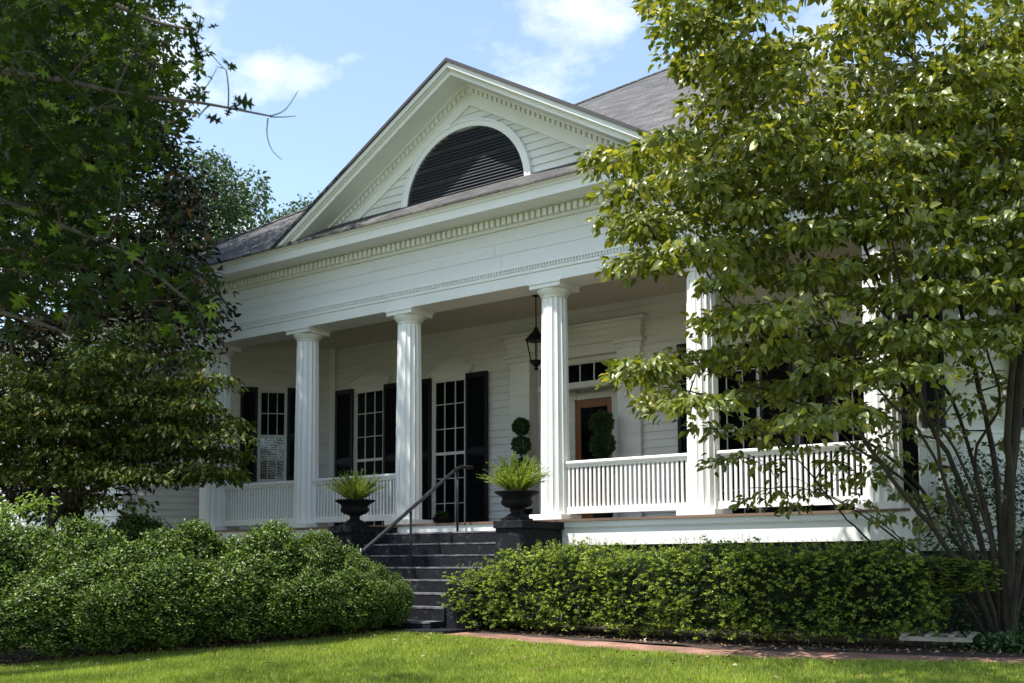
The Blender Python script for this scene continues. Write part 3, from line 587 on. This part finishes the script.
# front skirt of the boxwood hedge
for i,(u,Z,rx,v,lab) in enumerate([(48,12.2,.85,566,'broad front mound at the far left'),(112,12.3,.8,560,'front mound second from the left'),(172,12.5,.8,556,'front mound in the middle of the hedge'),(232,12.8,.8,552,'front mound above the sunlit grass edge'),(292,13.0,.78,556,'front mound right of the middle'),(345,13.2,.62,566,'front mound nearest the steps')]):
    x,y=pxpos(u,Z); shrub('boxwood_shrub',BX[(i+1)%3],x,y,rx,rx*.8,zpx(x,y,v+6),i*2.1+.5,'boxwood in the left hedge, '+lab,'boxwood hedge left of the steps')
x,y=pxpos(135,15.5); shrub('dark_shrub',BX[0],x,y,.9,.7,zpx(x,y,520),1.,'dark green shrub behind the left hedge, against the wing wall',None)
yspec=[(478,1.95,.62,566,'at the left end beside the steps'),(520,2.75,.68,553,'second from the steps'),(575,3.45,.72,547,'below the left end of the white skirt board'),(640,4.3,.74,548,'below the railing of the fourth bay'),(700,5.15,.74,547,'below the fifth column'),(765,6.0,.74,548,'below the right end of the railing'),(840,6.70,.66,549,'below the last column'),(905,7.2,.5,558,'at the right end by the pale rack')]
for i,(u,X,rx,v,lab) in enumerate(yspec):
    y=-2.0-.08*i if i<5 else -2.35+.18*(i-5); shrub('yew_shrub',YW[i%2],X,y,rx,.72,zpx(X,y,v-4+[3,-3,0,4,-2,2,-1,3][i]),[0,3.14,1.57,4.7,.1,3.2,1.6,4.6][i],'bright tipped yew in the right hedge, '+lab,'clipped yew hedge right of the steps',zb=-1.02 if i==7 else None)

# ------------------------------------------------------------ trees
def bez(a,b,c,n=8): t=np.linspace(0,1,n)[:,None]; return (1-t)**2*a+2*t*(1-t)*b+t**2*c
def inpoly(p,poly):
    x,y=p; c=False; j=len(poly)-1
    for i in range(len(poly)):
        xi,yi=poly[i]; xj,yj=poly[j]
        if (yi>y)!=(yj>y) and x<(xj-xi)*(y-yi)/(yj-yi)+xi: c=not c
        j=i
    return c
def cluster_leaves(C,n,rad,flat,L,ar,g,shape,droop=.35,fold=.25,drop_tip=True,normal_up=1.2):
    """n leaves round each centre, in horizontal sprays"""
    m=len(C); rad=np.repeat(np.broadcast_to(rad,(m,)),n); P=np.repeat(C,n,0); N=len(P)
    a=g.uniform(0,2*math.pi,N); r=np.sqrt(g.uniform(0,1,N))*rad; off=np.stack([np.cos(a)*r,np.sin(a)*r,g.normal(size=N)*rad*flat-.25*r*r/np.maximum(rad,.01)],1)
    P=P+off; Dd=np.stack([np.cos(a),np.sin(a),np.full(N,-droop)],1)+g.normal(size=(N,3))*.55
    Nn=g.normal(size=(N,3))*.5; Nn[:,2]+=normal_up
    ll=g.uniform(L*.6,L*1.15,N); return leaves(P,Dd,Nn,ll,ll*ar*g.uniform(.85,1.15,N),shape,fold)
def limbs(m,stems,C,g,rt=.012,r0=.02,maxd=99,sag=.25):
    """twigs from the nearest stem node to each cluster centre"""
    nodes=[];nr=[]
    for pts,rad in stems:
        for i in range(1,len(pts)): nodes.append(pts[i]); nr.append(rad[i])
    nodes=np.array(nodes); nr=np.array(nr)
    order=np.argsort([np.linalg.norm(nodes-c,axis=1).min() for c in C])
    for k in order:
        c=C[k]; dd=np.linalg.norm(nodes-c,axis=1)+np.maximum(nodes[:,2]-c[2],0)*1.5; j=dd.argmin()
        if dd[j]<.12: continue
        a=nodes[j]; mid=(a+c)/2+g.normal(size=3)*.07*np.linalg.norm(c-a); mid[2]+=-.12*np.linalg.norm(c-a)*sag*2+.1*np.linalg.norm(c-a)
        p=bez(a,mid,c,7); L_=np.linalg.norm(c-a); ra=min(nr[j]*.7,r0*(.5+L_*.5)); rad=np.linspace(ra,rt*.45,7)
        m.tube(p,list(rad),5); nodes=np.concatenate([nodes,p[2:]]); nr=np.concatenate([nr,rad[2:]])
def stempath(pxs,r0,r1,g,smooth=True):
    pts=np.array([at(u,v,Z) for u,v,Z in pxs]); 
    # Catmull resample
    out=[]
    for i in range(len(pts)-1):
        p0=pts[max(i-1,0)];p1=pts[i];p2=pts[i+1];p3=pts[min(i+2,len(pts)-1)]
        for t in np.linspace(0,1,6)[:-1]:
            out.append(.5*((2*p1)+(-p0+p2)*t+(2*p0-5*p1+4*p2-p3)*t*t+(-p0+3*p1-3*p2+p3)*t**3)+g.normal(size=3)*.008)
    out.append(pts[-1]); n=len(out); return out,list(np.linspace(r0,r1,n))
def sample_poly(poly,n,g,Zf,holes=()):
    xs=[p[0] for p in poly]; ys=[p[1] for p in poly]; o=[]
    while len(o)<n:
        u,v=g.uniform(min(xs),max(xs)),g.uniform(min(ys),max(ys))
        if not inpoly((u,v),poly) or any(((u-a)/c)**2+((v-b)/d)**2<1 for a,b,c,d in holes): continue
        o.append(at(u,v,Zf(u,v,g)))
    return np.array(o)
# --- right kousa style dogwood, multi stemmed
g=np.random.default_rng(3)
T=empty('dogwood_tree',(8.1,-2.8,-1.5),0,'large multi-stemmed dogwood with yellow-green leaves at the right end of the yew hedge','tree')
base=(1003,668,10.55)
S=[stempath(q,a,b,g) for q,a,b in (
 ([base,(985,560,10.6),(955,470,10.7),(915,390,10.8),(885,300,10.8),(850,200,10.7),(830,90,10.6)],.065,.018),
 ([base,(985,610,10.4),(945,545,10.2),(900,490,10.0),(850,420,9.9),(800,365,9.8),(735,310,9.7),(690,250,9.6)],.06,.014),
 ([base,(1000,520,10.9),(990,430,11.2),(965,330,11.4),(945,220,11.6),(920,90,11.8),(900,-40,11.9)],.07,.02),
 ([(1012,672,10.4),(1008,600,10.4),(1006,540,10.4),(1016,420,10.5),(1030,280,10.6),(1050,100,10.7)],.14,.07),([base,(975,625,10.7),(925,590,10.9),(872,545,11.0),(830,500,11.1),(790,450,11.2),(740,420,11.2)],.035,.008),([base,(955,570,10.6),(915,490,10.5),(865,455,10.4),(810,410,10.3),(765,390,10.2),(700,370,10.1)],.04,.008),([base,(990,540,10.3),(955,450,10.2),(915,400,10.1),(895,330,10.0),(860,270,9.9)],.035,.01),
 ([base,(1012,540,10.3),(1008,420,10.0),(1018,300,9.8),(1000,170,9.6),(985,40,9.5)],.085,.02),
 ([base,(975,600,10.9),(925,560,11.3),(870,520,11.5),(810,490,11.7),(750,488,11.8)],.035,.007),
 ([base,(960,590,10.2),(905,540,10.0),(850,505,9.9),(790,478,9.8)],.022,.005),
 ([base,(980,590,10.9),(930,500,11.2),(880,450,11.4),(820,420,11.5),(740,400,11.6),(680,390,11.6),(635,378,11.6)],.045,.009),
 ([base,(1000,580,11.1),(960,420,11.6),(900,330,12.0),(820,260,12.2),(740,220,12.3),(660,190,12.3)],.05,.01),
 ([base,(1030,560,10.6),(1070,430,10.7),(1130,280,10.8),(1180,100,10.9)],.075,.02),
 ([base,(1020,560,10.1),(1045,420,9.6),(1050,280,9.2),(1090,120,9.0)],.06,.02),
 ([base,(995,560,10.8),(975,460,10.9),(1000,400,10.8),(980,330,10.7),(965,250,10.6)],.045,.012),
 ([base,(970,560,10.3),(940,470,10.0),(935,380,9.8),(900,280,9.6),(880,180,9.5)],.045,.012),
 ([base,(990,600,10.2),(960,520,9.9),(925,440,9.7),(870,380,9.5),(820,300,9.3),(770,240,9.2)],.04,.01))]
m=MB()
for p,rd in S: m.tube(p,[q*.54 for q in rd],8)
poly=[(660,-60),(662,50),(705,80),(690,120),(655,140),(600,150),(612,172),(628,190),(618,215),(632,262),(665,272),(705,268),(740,300),(715,325),(665,345),(622,368),(650,405),(690,400),(760,425),(850,425),(890,395),(940,340),(1000,330),(1110,330),(1180,200),(1180,-60)]
holes=[(795,2,55,22),(935,32,32,16),(1000,-5,30,14)]
Zf=lambda u,v,g:10.5+g.uniform(-1,1)*1.7*math.sqrt(max(.08,1-((u-900)/330)**2*.8))
C=[]
while len(C)<620:
    u,v=g.uniform(590,1180),g.uniform(-60,430); sl0=.16*(u-860)*(1 if u<860 else .4)
    v=round((v+sl0)/37)*37-sl0+g.normal()*4.5
    if not inpoly((u,v),poly) or any(((u-a_)/c_)**2+((v-b_)/d_)**2<1 for a_,b_,c_,d_ in holes): continue
    C.append(at(u,v,Zf(u,v,g)))
C=np.array(C)
Cx=[]  # crown clusters above the view, added to shade the right lawn
while len(Cx)<60:
    c_=np.array([g.uniform(5.6,9.5),g.uniform(-7.6,-5.4),g.uniform(4.1,5.2)]); r_=c_-CAM; zz_=r_@Fw
    if 341.5+PY-FPX*(r_@Up)/zz_<-55: Cx.append(c_)
C=np.concatenate([C,np.array(Cx)])
C2=np.array([at(u,v,Z) for u,v,Z in [(597,150,10.6),(612,156,10.6),(640,165,10.5),(625,205,10.7),(630,235,10.8),(655,255,10.8),(665,20,10.8),(672,55,10.9),(700,150,10.8),
  (628,362,11.6),(645,375,11.6),(672,352,11.5),(660,395,11.5),(700,365,11.5),(735,345,11.5),(700,425,11.4),(720,432,11.4),(745,428,11.4),(770,440,11.3),(800,445,11.2),(715,460,11.4),(735,455,11.4),(765,465,11.3),
  (750,500,11.7),(772,492,11.7),(795,505,11.6),(810,490,11.5),(835,480,11.4),(850,450,11.2),(830,460,10.8),(880,420,10.8),(905,430,10.9),(890,455,10.7),(870,478,10.6),(930,465,10.9),(915,400,10.6),(960,395,10.3),(1000,335,8.9),(1020,340,8.8),(985,345,9.0),(1010,400,10.8),(860,500,10.9),(885,515,11),(905,495,10.8),(925,520,11),(945,500,11.1),(900,540,11),(870,470,10.7),(940,345,10.9),(960,360,11.2),(985,375,11.3),(900,395,11.1),(925,410,11.4),(950,430,11.3),(870,440,11.2),(1020,380,11.2),(905,360,11.5),(880,350,11.4),(1015,440,11.4),(975,410,11.6)]])
Call=np.concatenate([C,C2]); limbs(m,S,Call,g,rt=.008,r0=.018)
m.build('trunk',M('olive_brown_bark',(.04,.032,.02),.95,rgb2=(.016,.013,.009),nscale=16,bump=.6,bscale=35,stretch=(1,1,.35)),T,loc=(-8.1,2.8,1.5))
dog=leafmat('dogwood_leaf',[(0,(.04,.07,.008)),(.35,(.12,.16,.018)),(.7,(.22,.25,.035)),(.93,(.33,.34,.075)),(1,(.55,.54,.27))],rough=.34,trans=.30,spec=.5,tcol=(1.5,1.4,.4),under=(.17,.20,.06),patch=2.2)
V1=cluster_leaves(C,96,rng.uniform(.22,.42,len(C)),.10,.106,.56,g,'ovate',droop=.55,normal_up=.9)
V2=cluster_leaves(C2,38,.18,.2,.105,.52,g,'ovate',droop=.62,normal_up=.9)
leafmesh('crown',[(*V1,0),(*V2,0)],[dog],T,loc=(-8.1,2.8,1.5))
# --- left dogwood behind the hedge
g=np.random.default_rng(5); b0=at(55,575,15.6); b0[2]=float(gz(b0[0],b0[1]))
T=empty('dogwood_tree',tuple(b0),0,'small olive green dogwood with layered branches behind the left hedge, in shade','tree')
bs=(48,590,15.6)
S=[stempath(q,a,b,g) for q,a,b in (([bs,(52,525,15.6),(75,480,15.5),(110,440,15.4),(150,400,15.3),(180,370,15.2)],.09,.02),([bs,(50,520,15.6),(40,450,15.8),(20,400,16),(10,340,16.2)],.08,.02),([(60,510,15.6),(95,470,15.4),(150,450,15.2),(215,435,15.0)],.04,.008),([(62,505,15.6),(90,490,15.5),(150,480,15.3),(200,475,15.1)],.035,.007),([(75,480,15.5),(90,420,15.9),(120,370,16.1),(150,360,16.1)],.04,.01))]
m=MB()
for p,rd in S: m.tube(p,rd,7)
poly=[(110,355),(150,352),(170,372),(205,378),(232,392),(205,410),(222,432),(243,436),(232,445),(238,462),(215,472),(235,480),(210,500),(150,490),(120,497),(60,499),(0,495),(-60,480),(-40,370),(60,380)]
C=[]
while len(C)<230:
    u,v=g.uniform(-60,245),g.uniform(350,505)
    if inpoly((u,v),poly):
        v=round(v/23)*23+g.normal()*5-12; C.append(at(u,v,15.4+g.uniform(-1,1)*.9))
C=np.array(C); limbs(m,S,C,g,rt=.007,r0=.015); o=m.build('trunk',barkd,T,loc=tuple(-b0))
dog2=leafmat('olive_dogwood_leaf',[(0,(.022,.038,.006)),(.5,(.055,.08,.012)),(.9,(.11,.13,.022)),(1,(.15,.12,.035))],rough=.5,spec=.2,trans=.22,tcol=(1.8,1.8,.5))
V1=cluster_leaves(C,105,rng.uniform(.3,.5,len(C)),.10,.105,.5,g,'kite',droop=.7,normal_up=.8); leafmesh('crown',[(*V1,0)],[dog2],T,loc=tuple(-b0))
# --- magnolia
g=np.random.default_rng(6); b0=at(70,600,18.3); b0[2]=float(gz(b0[0],b0[1]))
T=empty('magnolia_tree',tuple(b0),0,'dark magnolia with glossy rust-backed leaves at the left corner of the house','tree')
bs=(70,600,18.3)
S=[stempath(q,a,b,g) for q,a,b in (([bs,(75,450,18.3),(85,300,18.3),(95,150,18.3),(100,20,18.3)],.22,.04),([(75,450,18.3),(130,380,18),(180,330,17.8)],.08,.02),([(80,380,18.3),(20,320,18.6),(-40,280,18.8)],.08,.02),([(85,300,18.3),(150,230,18),(200,200,17.8)],.07,.02),([(90,220,18.3),(40,140,18.6)],.06,.02),([(90,250,18.3),(190,270,17.5),(230,310,17.3)],.05,.012))]
m=MB()
for p,rd in S: m.tube(p,rd,7)
poly=[(20,-70),(110,-60),(135,10),(155,70),(172,140),(186,170),(203,200),(205,225),(190,250),(200,285),(222,310),(210,335),(195,345),(195,375),(160,380),(175,440),(100,500),(-80,520),(-90,-40)]
C=sample_poly(poly,460,g,lambda u,v,g:18.2+g.uniform(-1,1)*1.7*math.sqrt(max(.05,1-((u-60)/190)**2)))
limbs(m,S,C,g,rt=.01,r0=.03); m.build('trunk',barkd,T,loc=tuple(-b0))
mag=leafmat('magnolia_leaf',[(0,(.006,.015,.004)),(.6,(.015,.033,.009)),(.9,(.045,.08,.03)),(.92,(.10,.05,.018)),(1,(.16,.08,.03))],rough=.33,trans=.03,spec=.28,under=(.06,.04,.018))
V1=cluster_leaves(C,95,rng.uniform(.3,.55,len(C)),.5,.17,.4,g,'ovate',normal_up=.7); leafmesh('crown',[(*V1,0)],[mag],T,loc=tuple(-b0))
# --- oak, trunk out of frame on the left, limbs over the lawn
g=np.random.default_rng(8); b0=np.array([-3.5,-11.5,0]); b0[2]=float(gz(b0[0],b0[1]))
T=empty('oak_tree',tuple(b0),0,'near oak at upper left with large lobed leaves and thin bare twig tips','tree')
def seg(P,r0,r1,n=6):
    P=[np.array(p,float) for p in P]; out=[]
    for i in range(len(P)-1):
        p0=P[max(i-1,0)];p1=P[i];p2=P[i+1];p3=P[min(i+2,len(P)-1)]
        for t in np.linspace(0,1,n)[:-1]: out.append(.5*((2*p1)+(-p0+p2)*t+(2*p0-5*p1+4*p2-p3)*t*t+(-p0+3*p1-3*p2+p3)*t**3))
    out.append(P[-1]); return out,list(np.linspace(r0,r1,len(out)))
top=b0+np.array([.4,.3,4.2])
near=lambda u,v,Z:at(u,v,Z)
S=[seg([b0,b0+[.1,.1,2.2],top,top+[.3,.6,3],top+[.6,1.0,6]],.42,.12),
   seg([top,top+[1.8,.5,.6],near(-140,60,6.5),near(-20,70,5.6),near(50,78,5.3),near(130,95,5.1),near(195,102,5.0),near(270,116,5.0)],.028,.004),
   seg([top,top+[1.2,.6,.1],near(-160,170,6.6),near(-30,190,5.7),near(60,225,5.3),near(130,255,5.1),near(175,290,5.0),near(200,310,4.95)],.018,.004),
   seg([top,top+[1.4,.9,1.3],near(-160,-60,7.2),near(-30,-30,6.6),near(80,-10,6.4),near(150,20,6.3),near(195,30,6.2)],.05,.005),
   seg([top,top+[.8,1.2,0],near(-200,280,7.2),near(-60,300,6.3),near(30,320,6.0),near(80,340,5.9)],.04,.005),
   seg([top,top+[-1.5,1.5,1.8],top+[-2.6,3.4,3]],.15,.03),seg([top,top+[-1.6,-1.5,2],top+[-3,-2.6,3]],.15,.03),seg([top+[.3,.6,3],top+[2.5,-.6,5.4],top+[5,-1.6,6.2],top+[9,-2,6.4]],.12,.02)]
m=MB()
for p,rd in S: m.tube(p,rd,8)
# bare twig ends
tip=near(270,116,5.0)
for q in ([(270,116),(285,110),(298,91)],[(270,117),(285,117),(296,116)],[(268,118),(267,135),(272,150),(282,160)],[(195,102),(208,84),(217,68)],[(195,102),(183,112),(178,122)],[(240,108),(247,112)]):
    P=[near(u,v,5.0) for u,v in q]; p,rd=seg(P,.0032,.0015,4) if len(P)>2 else (P,[.003,.002]); m.tube(p,rd,5)
polyN=[(-60,-60),(130,-60),(155,5),(180,25),(190,42),(175,65),(195,62),(190,85),(178,95),(172,112),(155,120),(130,150),(105,170),(125,200),(140,235),(180,262),(175,285),(195,305),(185,335),(165,325),(150,300),(130,295),(110,290),(60,320),(20,300),(-60,330)]
Cn=sample_poly(polyN,150,g,lambda u,v,g:5.15+g.uniform(-.35,.9))
Cf=sample_poly([(-80,-60),(140,-60),(160,10),(170,60),(140,120),(150,150),(115,190),(60,240),(-80,260)],70,g,lambda u,v,g:7.6+g.uniform(-1.,2.2))
Ct=np.array([near(u,v,5.0+.05*g.normal()) for u,v in [(200,28),(207,34),(190,46),(205,45),(222,62),(226,70),(230,95),(233,103),(198,118),(185,90),(192,78),(190,262),(200,275),(205,330),(200,318),(212,312),(195,300),(188,345)]])
# upper canopy out of view above the camera, added to shade the near leaves
Cc=[]
while len(Cc)<330:
    q=g.uniform(-1,1,3)
    if (q**2).sum()>1: continue
    c=np.array([2.2,-14.3,8.4])+q*np.array([4.6,1.9,1.3])
    Cc.append(c)
Cc=np.array(Cc)
limbs(m,S,np.concatenate([Cn,Cf,Ct,Cc]),g,rt=.006,r0=.02)
m.build('trunk',bark,T,loc=tuple(-b0))
oakn=leafmat('oak_leaf',[(0,(.004,.009,.002)),(.6,(.011,.024,.003)),(.72,(.022,.045,.005)),(.78,(.07,.12,.010)),(1,(.12,.16,.02))],rough=.6,spec=.12,trans=.32,tcol=(1.9,1.9,.35),under=(.02,.035,.008))  # dark colours carry the shade, the bright share stands for sunlit leaves
V1=cluster_leaves(Cn,14,.20,.5,.11,.72,g,'oak',normal_up=.8,fold=.15); V2=cluster_leaves(Cf,42,.36,.5,.11,.7,g,'oak',normal_up=.6,fold=.15); V3=cluster_leaves(Ct,2,.03,.5,.10,.7,g,'oak',normal_up=.5,fold=.15)
V4=cluster_leaves(Cc,42,.55,.5,.2,.7,g,'kite',normal_up=1)
leafmesh('crown',[(*V1,0),(*V2,0),(*V3,0),(*V4,0)],[oakn],T,loc=tuple(-b0))
# --- tall oak behind the magnolia, its crown over the left end of the house
g=np.random.default_rng(18); b0=np.array([-10.5,-6.5,-1.75]); T=empty('oak_tree',tuple(b0),0,'tall dark oak far left whose crown shows above the magnolia with sky gaps','tree')
top=b0+np.array([.3,.2,6.]); S=[seg([b0,b0+[.1,0,3],top,top+[.5,.2,4]],.4,.12),seg([top,top+[2,1,2],top+[4.5,1.8,4]],.16,.03),seg([top,top+[1.5,-1,3],top+[3,-1.5,5]],.14,.03),seg([top,top+[-2,.5,2.5],top+[-4,1,4]],.14,.03),seg([top,top+[0,2,3],top+[.5,4,5]],.12,.03)]
C=[]
while len(C)<1000:
    q=g.uniform(-1,1,3)
    if (q**2).sum()>1: continue
    c=b0+np.array([1.6,2.2,11.2])+q*np.array([6.8,4.8,3.6]); r_=c-CAM; zz=r_@Fw; u=512+FPX*(r_@Rt)/zz; v=341.5+PY-FPX*(r_@Up)/zz
    if v>-60 and (u>172+.12*v or u+g.normal()*12>150+.12*v): continue
    C.append(c)
C=np.array(C); m=MB()
for p,rd in S: m.tube(p,rd,7)
limbs(m,S,C,g,rt=.012,r0=.04); m.build('trunk',barkd,T,loc=tuple(-b0))
oakd=leafmat('dark_oak_leaf',[(0,(.02,.045,.012)),(.8,(.045,.08,.02)),(1,(.12,.07,.03))],rough=.4,trans=.2)
V1=cluster_leaves(C,60,rng.uniform(.4,.65,len(C)),.45,.16,.6,g,'kite',normal_up=.7); leafmesh('crown',[(*V1,0)],[oakd],T,loc=tuple(-b0))
# --- far trees beyond the roof
farm=leafmat('far_tree_leaf',[(0,(.018,.04,.018)),(1,(.05,.085,.04))],rough=.5,trans=.25)
def fartree(poly,Z,nc,label,tr,seed,cl_n=60,rad=.9,depth=2.0,ll=.2):
    g=np.random.default_rng(seed); b=at(tr[0],600,Z); b[2]=-1.5; T=empty('tree',tuple(b),0,label,'tree','trees beyond the house')
    topx=min(p[1] for p in poly)+15; a=at(tr[1],topx,Z); S=[seg([b,(b+a)/2+[.4,0,0],a],.35,.05)]
    m=MB(); m.tube(*S[0],7); C=sample_poly(poly,nc,g,lambda u,v,g:Z+g.uniform(-depth,depth)); limbs(m,S,C,g,rt=.02,r0=.1); m.build('trunk',barkd,T,loc=tuple(-b))
    V=cluster_leaves(C,cl_n,rad,.4,ll,.6,g,'kite',normal_up=.6); leafmesh('crown',[(*V,0)],[farm],T,loc=tuple(-b))
fartree([(150,190),(180,160),(205,147),(222,160),(235,178),(255,180),(266,200),(262,225),(240,240),(150,300)],38,120,'blue-green tree rising behind the left end of the roof','x' and (215,215),31,cl_n=70,rad=.55)
fartree([(268,216),(285,206),(300,198),(312,200),(318,215),(300,240),(270,250)],44,24,'distant tree top just showing over the roof left of the pediment',(295,295),32,cl_n=60,rad=.5)
fartree([(-400,260),(-260,120),(-60,180),(120,180),(180,260),(160,420),(0,520),(-400,520)],33,150,'broad green tree far behind the magnolia',(-60,-60),33,cl_n=70,rad=1.2)
# --- camellia behind the dogwood trunk on the right
cam_m=leafmat('camellia_leaf',[(0,(.015,.04,.01)),(.7,(.04,.085,.02)),(1,(.09,.15,.04))],rough=.25,trans=.15,spec=.6)
g=np.random.default_rng(12); b0=np.array([8.75,-1.4,-1.45]); T=empty('camellia_bush',tuple(b0),0,'glossy dark green bush behind the right dogwood trunk at the house corner','bush')
C=sample_poly([(955,480),(975,462),(1060,440),(1140,470),(1140,650),(1000,655),(955,640),(940,600),(935,550),(940,505)],120,g,lambda u,v,g:11.9+g.uniform(-.6,.6))
S=[seg([b0,b0+[.1,0,.6],b0+[-.2,0,1.5]],.04,.01),seg([b0,b0+[.3,.1,.7],b0+[.8,0,1.6]],.04,.01)]
m=MB()
for p,rd in S: m.tube(p,rd,6)
limbs(m,S,C,g,rt=.005,r0=.012); m.build('stems',barkd,T,loc=tuple(-b0))
V=cluster_leaves(C,70,.24,.6,.075,.5,g,'kite',normal_up=.7); leafmesh('foliage',[(*V,0)],[cam_m],T,loc=tuple(-b0))
# --- pale leafy plant at the far left between hedge and dogwood
plm=leafmat('pale_leafy_plant',[(0,(.09,.15,.03)),(1,(.20,.27,.08))],rough=.4,trans=.3)
b0=at(15,600,14.2); b0[2]=float(gz(b0[0],b0[1])); T=empty('leafy_plant',tuple(b0),0,'light yellow-green leafy plant behind the hedge at the left edge','plant')
C=sample_poly([(-40,500),(0,495),(20,500),(42,488),(48,505),(40,525),(20,540),(-40,560)],34,g,lambda u,v,g:14.2+g.uniform(-.4,.4)); S=[seg([b0,b0+[0,0,.8],b0+[.1,0,1.5]],.02,.006)]
m=MB(); m.tube(*S[0],6); limbs(m,S,C,g,rt=.005,r0=.008); m.build('stems',barkd,T,loc=tuple(-b0))
V=cluster_leaves(C,26,.18,.4,.09,.5,g,'kite'); leafmesh('foliage',[(*V,0)],[plm],T,loc=tuple(-b0))

# ------------------------------------------------------------ grass, ground cover, litter
g=np.random.default_rng(20); n=330000
u=g.uniform(-30,1054,n); v=651+40*g.random(n)**1.0-22*(g.random(n)) 
# even in plan: sample plan area instead
xs=g.uniform(-4.5,9.6,n*2); ys=g.uniform(-9.2,-3.0,n*2)
kp=(ys<edge(xs)+.03*np.sin(xs*9)+.02); r_=np.stack([xs,ys,gz(xs,ys)],1)-CAM; zz=r_@Fw; uu=512+FPX*(r_@Rt)/zz; vv=341.5+PY-FPX*(r_@Up)/zz
kp&=(uu>-40)&(uu<1064)&(vv<700)&(zz>2); xs,ys=xs[kp][:n],ys[kp][:n]; n=len(xs)
P=np.stack([xs,ys,gz(xs,ys)-.02],1); Dd=g.normal(size=(n,3))*.38; Dd[:,2]+=1
grassm=leafmat('grass_blade',[(0,(.14,.20,.02)),(.5,(.235,.315,.035)),(.9,(.32,.39,.06)),(1,(.46,.45,.17))],rough=.5,trans=.25,tcol=(1.4,1.5,.5),patch=1.6)
V=leaves(P,Dd,g.normal(size=(n,3)),g.uniform(.035,.075,n),g.uniform(.006,.010,n),'blade'); tag(leafmesh('grass',[(*V,0)],[grassm]),'short sunlit mown grass of the front lawn','grass',kind='stuff')
litm=leafmat('dry_fallen_leaf',[(0,(.10,.055,.03)),(.6,(.25,.15,.08)),(1,(.50,.38,.27))],trans=.1,tcol=(1,1,1))
n=2600; xs=np.r_[g.uniform(-3,1.2,n//2),g.uniform(1.6,9,n//2)]; ys=np.r_[edge(xs[:n//2])+g.uniform(0,.9,n//2),edge(xs[n//2:])+.65+np.abs(g.normal(size=n//2))*.5]
P=np.stack([xs,ys,gz(xs,ys)+.015],1); V=leaves(P,g.normal(size=(n,3))*[1,1,.25],g.normal(size=(n,3))*.3+[0,0,1],g.uniform(.03,.075,n),g.uniform(.015,.035,n)); tag(leafmesh('leaf_litter',[(*V,0)],[litm]),'dry brown leaves scattered on the mulch under the hedges','leaf litter',kind='stuff')
n=220; xs=g.uniform(-2,8.5,n); ys=edge(xs)-np.abs(g.normal(size=n))*1.1; P=np.stack([xs,ys,gz(xs,ys)+.03],1); V=leaves(P,g.normal(size=(n,3))*[1,1,.2],g.normal(size=(n,3))*.3+[0,0,1],g.uniform(.04,.08,n),g.uniform(.02,.04,n)); tag(leafmesh('fallen_leaf_scatter',[(*V,0)],[litm]),'scattered dry leaves lying on the lawn','leaf litter',kind='stuff')
# low ground cover at the tree foot
n=5200; c=at(1000,672,10.3); xs=c[0]+.25+g.normal(size=n)*.27; ys=c[1]-.1+g.normal(size=n)*.22
P=np.stack([xs,ys,gz(xs,ys)+g.uniform(0,.16,n)],1); V=leaves(P,rdir(n,.4),g.normal(size=(n,3))*.6+[0,0,1],g.uniform(.03,.06,n),g.uniform(.02,.035,n)); tag(leafmesh('ground_cover',[(*V,0)],[cam_m]),'low dark green ground cover around the foot of the right dogwood','ground cover',kind='stuff')
